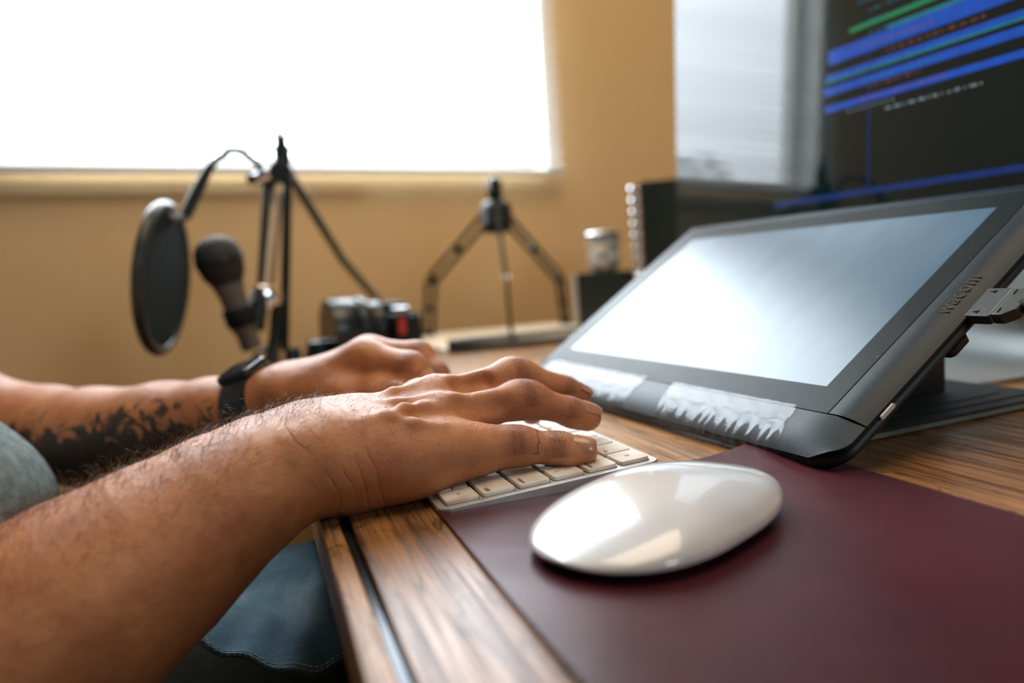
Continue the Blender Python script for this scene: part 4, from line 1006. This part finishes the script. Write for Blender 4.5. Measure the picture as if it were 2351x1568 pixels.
def skin_mat():
    m, nt, b = newmat('skin'); v = mapping(nt)
    def attr(n): a = nt.nodes.new('ShaderNodeAttribute'); a.attribute_name = n; return a.outputs['Fac']
    base = ramp(nt, noise(nt, v, 38, 5, .6), [(.25, (.32, .115, .042)), (.5, (.50, .205, .080)), (.75, (.64, .295, .122))])
    red = ramp(nt, noise(nt, v, 16, 2), [(.4, (0, 0, 0)), (.7, (1, 1, 1))])
    c = mix(nt, math_n(nt, 'MULTIPLY', red.outputs[0], .45), base.outputs[0], (.48, .155, .070))
    fj = attr('joint'); k = math_n(nt, 'ABSOLUTE', fj); km = nt.nodes.new('ShaderNodeMapRange'); km.inputs[1].default_value = .002; km.inputs[2].default_value = .009; km.inputs[3].default_value = .55; km.inputs[4].default_value = 0
    nt.links.new(k, km.inputs[0]); c = mix(nt, km.outputs[0], c, (.36, .13, .075))
    # freckle-like hair roots
    vo = nt.nodes.new('ShaderNodeTexVoronoi'); vo.inputs['Scale'].default_value = 620; nt.links.new(v, vo.inputs[0])
    dots = ramp(nt, vo.outputs[0], [(.10, (1, 1, 1)), (.22, (0, 0, 0))]); msk = ramp(nt, noise(nt, v, 45, 3), [(.52, (0, 0, 0)), (.66, (1, 1, 1))])
    c = mix(nt, math_n(nt, 'MULTIPLY', math_n(nt, 'MULTIPLY', dots.outputs[0], msk.outputs[0]), .45), c, (.13, .055, .03))
    # tattoo ink on the left forearm
    tm = attr('tattoo'); n1 = noise(nt, v, 42, 5, .65, 1.6); t1 = ramp(nt, math_n(nt, 'ADD', n1, math_n(nt, 'MULTIPLY', tm, .42)), [(.74, (0, 0, 0)), (.80, (1, 1, 1))])
    c = mix(nt, math_n(nt, 'MULTIPLY', t1.outputs[0], .93), c, (.018, .022, .020))
    nt.links.new(c, b.inputs['Base Color'])
    b.inputs['Subsurface Weight'].default_value = .06; b.inputs['Subsurface Radius'].default_value = (.006, .002, .001); b.inputs['Subsurface Scale'].default_value = .6
    rr = ramp(nt, noise(nt, v, 300, 3), [(.3, (.36,)*3), (.7, (.52,)*3)]); nt.links.new(rr.outputs[0], b.inputs['Roughness']); b.inputs['Specular IOR Level'].default_value = .5
    # relief: joint creases, wrist creases, skin grain
    wv = math_n(nt, 'ADD', fj, math_n(nt, 'MULTIPLY', math_n(nt, 'SUBTRACT', noise(nt, v, 260, 2), .5), .0030))
    s1 = math_n(nt, 'SINE', math_n(nt, 'MULTIPLY', wv, 3300)); s1 = math_n(nt, 'POWER', math_n(nt, 'ABSOLUTE', s1), .35)
    jm = nt.nodes.new('ShaderNodeMapRange'); jm.inputs[1].default_value = .0022; jm.inputs[2].default_value = .0055; jm.inputs[3].default_value = 1; jm.inputs[4].default_value = 0; nt.links.new(k, jm.inputs[0])
    h1 = math_n(nt, 'MULTIPLY', math_n(nt, 'SUBTRACT', s1, 1), jm.outputs[0])
    wr = attr('wrist'); wn = math_n(nt, 'ADD', wr, math_n(nt, 'MULTIPLY', math_n(nt, 'SUBTRACT', noise(nt, v, 30, 3), .5), .020))
    s2 = math_n(nt, 'POWER', math_n(nt, 'ABSOLUTE', math_n(nt, 'SINE', math_n(nt, 'MULTIPLY', wn, 420))), .16)
    wm = nt.nodes.new('ShaderNodeMapRange'); wm.inputs[1].default_value = .010; wm.inputs[2].default_value = .022; wm.inputs[3].default_value = 1; wm.inputs[4].default_value = 0; nt.links.new(math_n(nt, 'ABSOLUTE', wr), wm.inputs[0])
    brk = ramp(nt, noise(nt, v, 60, 3), [(.42, (0, 0, 0)), (.6, (1, 1, 1))])
    h2 = math_n(nt, 'MULTIPLY', math_n(nt, 'MULTIPLY', math_n(nt, 'SUBTRACT', s2, 1), wm.outputs[0]), brk.outputs[0])
    v2 = nt.nodes.new('ShaderNodeTexVoronoi'); v2.inputs['Scale'].default_value = 1100; v2.feature = 'DISTANCE_TO_EDGE'; nt.links.new(mapping(nt, (.7, 1.2, 1)), v2.inputs[0])
    g = ramp(nt, v2.outputs[0], [(0, (0, 0, 0)), (.18, (1, 1, 1))])
    n_a = bump(nt, b, h1, .9, .0006); n_b = bump(nt, b, h2, .9, .0011, n_a); n_c = bump(nt, b, g.outputs[0], .42, .00025, n_b); bump(nt, b, noise(nt, v, 130, 5), .55, .0012, n_c)
    return m
SKIN = skin_mat()
person = thing('person', 'person in grey T-shirt and jeans typing with both hands, black wristwatch, tattooed forearm', 'person', (-.45, .17, FLOOR))
Pall = np.concatenate([RP_, LP_, TP_, HP_]); o1 = len(RP_); o2 = o1+len(LP_); o3 = o2+len(TP_)
Fall = np.concatenate([RF_, LF_+o1, TF_+o2, HF_+o3])
me = bpy.data.meshes.new('body'); body = bpy.data.objects.new('body', me); COL.objects.link(body); body.parent = person
PB = np.array(person.location)
me.vertices.add(len(Pall)); me.vertices.foreach_set('co', (Pall-PB).ravel().astype(np.float32))
me.loops.add(len(Fall)*4); me.loops.foreach_set('vertex_index', Fall.ravel().astype(np.int32))
me.polygons.add(len(Fall)); me.polygons.foreach_set('loop_start', np.arange(0, len(Fall)*4, 4, dtype=np.int32)); me.polygons.foreach_set('loop_total', np.full(len(Fall), 4, np.int32))
me.polygons.foreach_set('use_smooth', np.ones(len(Fall), bool)); me.update(); me.validate(); me.materials.append(SKIN)
jt = np.ones(len(Pall), np.float32)
for F_, rad in ((PK, .011), (RG, .012), (MD, .0125), (IX, .012), (LIX, .012), (LMD, .012), (LRG, .011), (LPK, .010)):
    for i in (1, 2):
        ax_ = (F_[i+1]-F_[i-1]); ax_ /= np.linalg.norm(ax_); d = Pall-F_[i]; s_ = d@ax_; rad_ = np.linalg.norm(d-s_[:, None]*ax_, axis=1)
        up_ = d[:, 2] > -.003
        m = (rad_ < rad*1.1) & (np.abs(s_) < .012) & (np.abs(s_) < np.abs(jt)) & up_; jt[m] = s_[m]
me.attributes.new('joint', 'FLOAT', 'POINT').data.foreach_set('value', jt)
wa = V((.9, .18, .40)); wa /= np.linalg.norm(wa); wv_ = (Pall-(W+V((.006, 0, 0))))@wa; wv_[o1:] = 1; wv_[(np.linalg.norm(Pall-W, axis=1) > .05)] = 1
me.attributes.new('wrist', 'FLOAT', 'POINT').data.foreach_set('value', wv_.astype(np.float32))
tt = np.full(len(Pall), -1.0, np.float32)
a_, b2 = LN[4]*.6+LN[5]*.4, LN[1]*.6+LN[0]*.4; d = b2-a_; L_ = np.linalg.norm(d); q = Pall[o1:o2]-a_; s_ = q@d/L_; c_ = a_+np.clip(s_, 0, L_)[:, None]*d/L_
rel = Pall[o1:o2]-c_; down = -rel[:, 2]/.035
tt[o1:o2] = np.clip(.80+down*.85, -1, 1)*np.where((s_ > -.008) & (s_ < L_*.93), 1, 0)-np.where((s_ > -.008) & (s_ < L_*.93), 0, 1)
me.attributes.new('tattoo', 'FLOAT', 'POINT').data.foreach_set('value', tt)

# nails
NAIL, nt, b_ = newmat('fingernail'); v = mapping(nt); c = ramp(nt, noise(nt, v, 200, 2), [(.3, (.42, .20, .125)), (.7, (.50, .25, .165))]); nt.links.new(c.outputs[0], b_.inputs['Base Color']); b_.inputs['Roughness'].default_value = .28; b_.inputs['Coat Weight'].default_value = .3
def nail(tip, prevj, up, r, ln, wd, off=.0):
    ax_ = (tip-prevj); ax_ = Vector(ax_/np.linalg.norm(ax_)); u_ = Vector(up); u_ = (u_-ax_*u_.dot(ax_)).normalized(); s_ = ax_.cross(u_)
    vs = []; fs = []; n1, n2 = 8, 8; c0 = Vector(tip)
    for i in range(n1+1):
        for j in range(n2+1):
            t = i/n1; q = -1+2*j/n2
            end = 1-.10*abs(q)**3 if True else 1; st_ = .10*(abs(q)**2)
            x = -ln*.52+ln*(st_+(end-st_)*t); ang = q*wd/r/2
            rr = (r*r-.55*max(0, x+off)**2)**.5+.0008+.10*max(0, -x-off)
            vs.append(c0+ax_*(x+off)+u_*(rr*math.cos(ang))+s_*(rr*math.sin(ang)))
    for i in range(n1):
        for j in range(n2): a = i*(n2+1)+j; fs.append((a, a+1, a+n2+2, a+n2+1))
    n_ = len(vs); c1 = c0-u_*0
    vs += [p-(p-c0-ax_*((p-c0).dot(ax_))).normalized()*.0007 for p in vs]; fs += [tuple(k+n_ for k in reversed(f_)) for f_ in fs]
    bd = [j for j in range(n2+1)]+[(i+1)*(n2+1)-1 for i in range(1, n1+1)]+[n1*(n2+1)+j for j in range(n2-1, -1, -1)]+[i*(n2+1) for i in range(n1-1, 0, -1)]
    for k in range(len(bd)): a, c_ = bd[k], bd[(k+1) % len(bd)]; fs.append((a, a+n_, c_+n_, c_))
    MB().add(vs, fs).build('fingernail', NAIL, person, smooth=True, world=True, auto=60)
nail(PK[3], PK[2], (-.1, -.60, .80), .0066, .0118, .0100, .0006)
nail(RG[3], RG[2], (.2, -.45, .88), .0070, .0120, .0104, .0006)
nail(MD[3], MD[2], (.2, -.30, .95), .0072, .0110, .0100, .0012)
nail(IX[3], IX[2], (.3, .1, .95), .0074, .0105, .0100, .0012)
nail(TH[3], TH[2], (0, -.3, .9), .0095, .0125, .0125, .0012)
nail(LTH[3], LTH[2], (.1, -.7, .6), .0090, .0120, .0115, .0012)
for F_ in (LIX, LMD, LRG, LPK): nail(F_[3], F_[2], (.9, 0, .3), .0070, .0100, .0092, .0012)

# arm hair on the right forearm and hand
rng = np.random.default_rng(5)
nrm = np.zeros((len(me.vertices), 3), np.float32); me.vertices.foreach_get('normal', nrm.ravel()) if False else None
nb_ = np.empty(len(me.vertices)*3, np.float32); me.vertices.foreach_get('normal', nb_); nb_ = nb_.reshape(-1, 3)
Pr = RP_; Nr = nb_[:len(Pr)]
dens = np.clip((Nr[:, 2]-.25)*1.6, 0, 1)*np.clip((.012-Pr[:, 0])/.03, .0, 1)*np.clip((Pr[:, 0]+.27)/.03, 0, 1)
dens *= np.where(Pr[:, 0] > -.045, .22, 1.0)*np.where(Nr[:, 1] > -.35, 1.0, .35)
dens += .05*np.clip((Nr[:, 2]+.2), 0, 1)*(Pr[:, 0] < -.03)
pr_ = dens/dens.sum(); pick = rng.choice(len(Pr), 3000, p=pr_, replace=False)
vs = []; fs = []
for i in pick:
    p = Vector(Pr[i]); n = Vector(Nr[i]); g = Vector((.65, rng.normal(.35, .5), .10)); g = (g-n*g.dot(n)).normalized(); sd = n.cross(g)
    L = rng.uniform(.006, .0145)*(.6 if Pr[i][0] > -.045 else 1); cu = rng.uniform(40, 170)*rng.choice([-1, 1], p=[.35, .65]); lift = rng.uniform(.35, 1.1)
    dirv = (g*math.cos(lift)+n*math.sin(lift)).normalized(); seg = 6; q = p-n*.0003; rad = rng.uniform(.00006, .0001); o = len(vs)
    axr = (sd+n*rng.normal(0, .5)).normalized(); a1 = dirv.orthogonal().normalized()
    for k in range(seg+1):
        a2 = dirv.cross(a1).normalized(); rk = rad*(1-.65*k/seg)
        for w_ in range(3):
            th = 2.094*w_; vs.append(q+a1*math.cos(th)*rk+a2*math.sin(th)*rk)
        q = q+dirv*(L/seg); dirv = (Matrix.Rotation(cu*L/seg*1.6, 3, axr) @ dirv).normalized()
    for k in range(seg):
        for w_ in range(3): a = o+k*3+w_; b_i = o+k*3+(w_+1) % 3; fs.append((a, b_i, b_i+3, a+3))
HAIRM = plain('arm_hair_brown', (.13, .075, .04), .4, nscale=900, var=.4)
h_ = MB().add(vs, fs); me2 = bpy.data.meshes.new('arm_hair'); hair = bpy.data.objects.new('arm_hair', me2); COL.objects.link(hair); hair.parent = person
me2.from_pydata([tuple(Vector(p)-person.location) for p in vs], [], fs); me2.materials.append(HAIRM); hair['kind'] = 'stuff'

# wristwatch on the left wrist
WM = plain('watch_strap_black', (.014, .020, .024), .33, nscale=80); 
wc = thing('wristwatch', 'black wristwatch with smooth strap on the left wrist', 'watch', (-.071, .255, .024))
ax_ = Vector(LN[6]-LN[4]).normalized(); upv = Vector((-.35, -.1, 1)); upv = (upv-ax_*upv.dot(ax_)).normalized(); sdv = ax_.cross(upv)
WT = Matrix((sdv, upv, ax_)).transposed().to_4x4(); WT.translation = Vector((-.0745, .2620, .0245))
vs = []; fs = []; na = 40; prof = [(-.0115, .0), (-.0112, .0022), (-.008, .0034), (.008, .0034), (.0112, .0022), (.0115, .0)]
for k in range(na):
    th = 2*math.pi*k/na
    for z, o_ in prof: vs.append(WT @ Vector(((.0292+o_)*math.cos(th), (.0240+o_)*math.sin(th), z)))
for k in range(na):
    for j in range(5): a = k*6+j; b_i = ((k+1) % na)*6+j; fs.append((a, b_i, b_i+1, a+1))
    fs.append((k*6+5, ((k+1) % na)*6+5, ((k+1) % na)*6, k*6))
MB().add(vs, fs).build('strap', WM, wc, smooth=True, world=True, auto=60)
WTT = WT @ Matrix.Translation((0, .0255, 0)) @ Matrix.Rotation(R(-90), 4, 'X')
MB().prism(rrect(-.015, -.0150, .015, .0150, .006, 5), -.002, .0050, WTT).build('watch_case', plain('watch_case_black', (.02, .026, .03), .2), wc, bevel=.0022, seg=3, world=True)
MB().prism(rrect(-.0128, -.0128, .0128, .0128, .005, 5), .0051, .0054, WTT).build('watch_glass', BLACKG, wc, world=True)

# clothes
SHIRT = plain('grey_knit_shirt', (.16, .215, .225), .9, nscale=140, var=.35, bmp=.8, bscale=1400)
SP_, SF_ = trunk(.012, .010, shirt=True)
SP_[:, 2] += .006*np.sin(SP_[:, 1]*60+SP_[:, 2]*25)*np.exp(-((SP_[:, 2]+.02)/.1)**2)
sh = SDF((-.56, .05, -.34), (-.17, .46, .22), .005)
sh.cone((-.38, .20, -.20), (-.42, .21, .05), .125, .115, .04); sh.cone((-.292, .262, -.12), (-.300, .268, -.040), .080, .078, .04); sh.cone((-.300, .268, -.040), (-.38, .26, .06), .076, .08, .04)
S2, S2F = sh.mesh(3)
def np_obj(name, P, Fc, mat, parent):
    me_ = bpy.data.meshes.new(name); o = bpy.data.objects.new(name, me_); COL.objects.link(o); o.parent = parent
    me_.from_pydata((P-np.array(parent.location)).tolist(), [], Fc.tolist()); me_.materials.append(mat); me_.polygons.foreach_set('use_smooth', np.ones(len(Fc), bool)); return o
np_obj('t_shirt', np.concatenate([SP_, S2]), np.concatenate([SF_, S2F+len(SP_)]), SHIRT, person)
m, nt, b_ = newmat('blue_denim'); v = mapping(nt); DENIM = m
c = ramp(nt, noise(nt, v, 26, 5, .6), [(.3, (.028, .085, .16)), (.55, (.070, .170, .26)), (.75, (.18, .31, .42))]); tw = ramp(nt, noise(nt, mapping(nt, (900, 900, 300), (.6, .2, .4)), 1.5, 2), [(.4, (.7, .7, .72)), (.6, (1, 1, 1))])
nt.links.new(mix(nt, .7, c.outputs[0], tw.outputs[0], 'MULTIPLY'), b_.inputs['Base Color']); b_.inputs['Roughness'].default_value = .85; bump(nt, b_, noise(nt, v, 1100, 2), .4, .0008)
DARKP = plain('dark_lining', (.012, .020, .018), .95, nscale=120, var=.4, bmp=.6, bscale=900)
def legs(g):
    t = SDF((-.56, -.06, -.78), (.20, .46, -.06), .009)
    for y0, y1 in ((.10, .085), (.28, .31)):
        t.cone((-.40, y0, -.26), (.06, y1, -.185), .085+g, .062+g, .03); t.cone((.06, y1, -.185), (.04, y1, -.62), .058+g, .045+g, .03)
        if g == 0: t.cone((.04, y1, -.68), (.15, y1, -.70), .038, .03, .02)
    return t.mesh(3)
JP, JF = legs(.004)
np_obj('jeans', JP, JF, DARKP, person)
# loose denim shirt tail lying over the lap, stitched hem towards the camera
nx, ny = 60, 30; vs = []; fs = []
for i in range(nx+1):
    for j in range(ny+1):
        u = i/nx; t = j/ny
        x = -.155+.175*u; ridge = -.060+.012*math.sin(u*3.0)-.02*(1-u)**2
        hem_z = -.052-.055*u-.010*math.exp(-((u-.48)/.10)**2)+.012*math.exp(-((u-.12)/.12)**2)
        y = .155-.085*t-.02*math.sin(t*3)*.3; drop = t**1.6
        z = ridge*(1-drop)+(hem_z-.004)*drop - .012*(1-t)**2*0
        z += .0028*math.sin(u*22+t*4)*t + .0016*math.sin(u*47+1+t*9)*t
        y += .004*math.sin(u*16+t*3)*t
        vs.append((x, y, z))
for i in range(nx):
    for j in range(ny): a = i*(ny+1)+j; fs.append((a, a+1, a+ny+2, a+ny+1))
o = MB().add(vs, fs).build('denim_shirt_tail', DENIM, person, smooth=True, world=True)
md = o.modifiers.new('thick', 'SOLIDIFY'); md.thickness = .0016
b = MB(); hv = [Vector(vs[i*(ny+1)+ny]) for i in range(nx+1)]
for off in (.0045, .0085):
    for i in range(0, nx-1):
        p = hv[i].lerp(Vector(vs[i*(ny+1)+ny-2]), off/.006*.5); q = hv[i+1].lerp(Vector(vs[(i+1)*(ny+1)+ny-2]), off/.006*.5)
        p = p+Vector((0, -.0012, .0006)); q = q+Vector((0, -.0012, .0006))
        b.tube([p, p.lerp(q, .7)], .00045, 5)
b.build('hem_stitch', plain('pale_thread', (.20, .28, .34), .8), o, world=False) if False else None
st_ = b.build('hem_stitch', plain('pale_thread', (.20, .28, .34), .8), person, world=True); st_['kind'] = 'stuff'

# hair cap of the head
hc_ = SDF((-.64, .04, .42), (-.33, .30, .66), .008); hc_.cone(hc+V((-.025, 0, .035)), hc+V((-.02, 0, .02)), .090, .090, .02)
HP2, HF2 = hc_.mesh(2); np_obj('hair', HP2, HF2, plain('short_brown_hair', (.05, .03, .02), .6, nscale=300, bmp=.8), person)

# ------------------------------------------------------------------ office chair and things on the floor
ch = thing('office_chair', 'black office chair under the person', 'chair', (-.38, .18, FLOOR))
MB().prism(rrect(-.62, -.06, -.12, .42, .08), -.40, -.335).build('seat', RUBBER, ch, bevel=.01, world=True)
MB().prism(rrect(-.70, -.02, -.645, .38, .02), -.25, .25).build('backrest', RUBBER, ch, bevel=.01, world=True)
MB().tube([(-.60, .18, -.38), (-.70, .18, -.36), (-.70, .18, -.22)], .02, 10).build('back_support', ARMM, ch, world=True)
MB().lathe([(.03, FLOOR+.09), (.03, -.40)], 16, Matrix.Translation((-.38, .18, 0))).build('column', CHROME, ch, smooth=True, world=True)
for k in range(5):
    th = R(72*k+20); e = Vector((-.38+.28*math.cos(th), .18+.28*math.sin(th), FLOOR+.075))
    MB().tube([(-.38, .18, FLOOR+.11), e], [.028, .016], 8).build('base_leg', ARMM, ch, smooth=True, world=True)
    MB().lathe([(.020, -.012), (.026, -.009), (.026, .009), (.020, .012)], 16, Matrix.Translation(e-Vector((0, 0, .047))) @ Matrix.Rotation(R(90), 4, 'X') ).build('caster', BLACK, ch, smooth=True, world=True)
bag = thing('duffel_bag', 'dark olive bag lying on the floor behind the desk front', 'bag', (.02, .95, FLOOR))
OLV = plain('olive_canvas', (.030, .042, .022), .9, nscale=30, var=.4, bmp=.4)
sb = SDF((-.30, .70, FLOOR-.02), (.34, 1.2, FLOOR+.42), .010); sb.cone((-.13, .93, FLOOR+.16), (.15, .95, FLOOR+.16), .13, .13, .05); sb.cone((-.1, .93, FLOOR+.07), (.12, .95, FLOOR+.07), .075, .075, .05)
q_, f_ = sb.mesh(3); np_obj('body', q_, f_, OLV, bag)
MB().tube([(-.06, .86, FLOOR+.24), (-.04, .83, FLOOR+.33), (.04, .83, FLOOR+.34), (.08, .86, FLOOR+.24)], .009, 8).build('handle', plain('tan_leather', (.25, .16, .06), .6), bag, smooth=True, world=True)

# unseen housing added around the overhead fill light
lm = thing('added_fill_lamp', 'square white fill lamp added out of view above the desk', 'lamp', rw(.42, .28, CEIL-.05), ROOM_ROT)
MB().box((-.58, -.58, .012), (.58, .58, .05)).build('housing', WHITE, lm, bevel=.006)
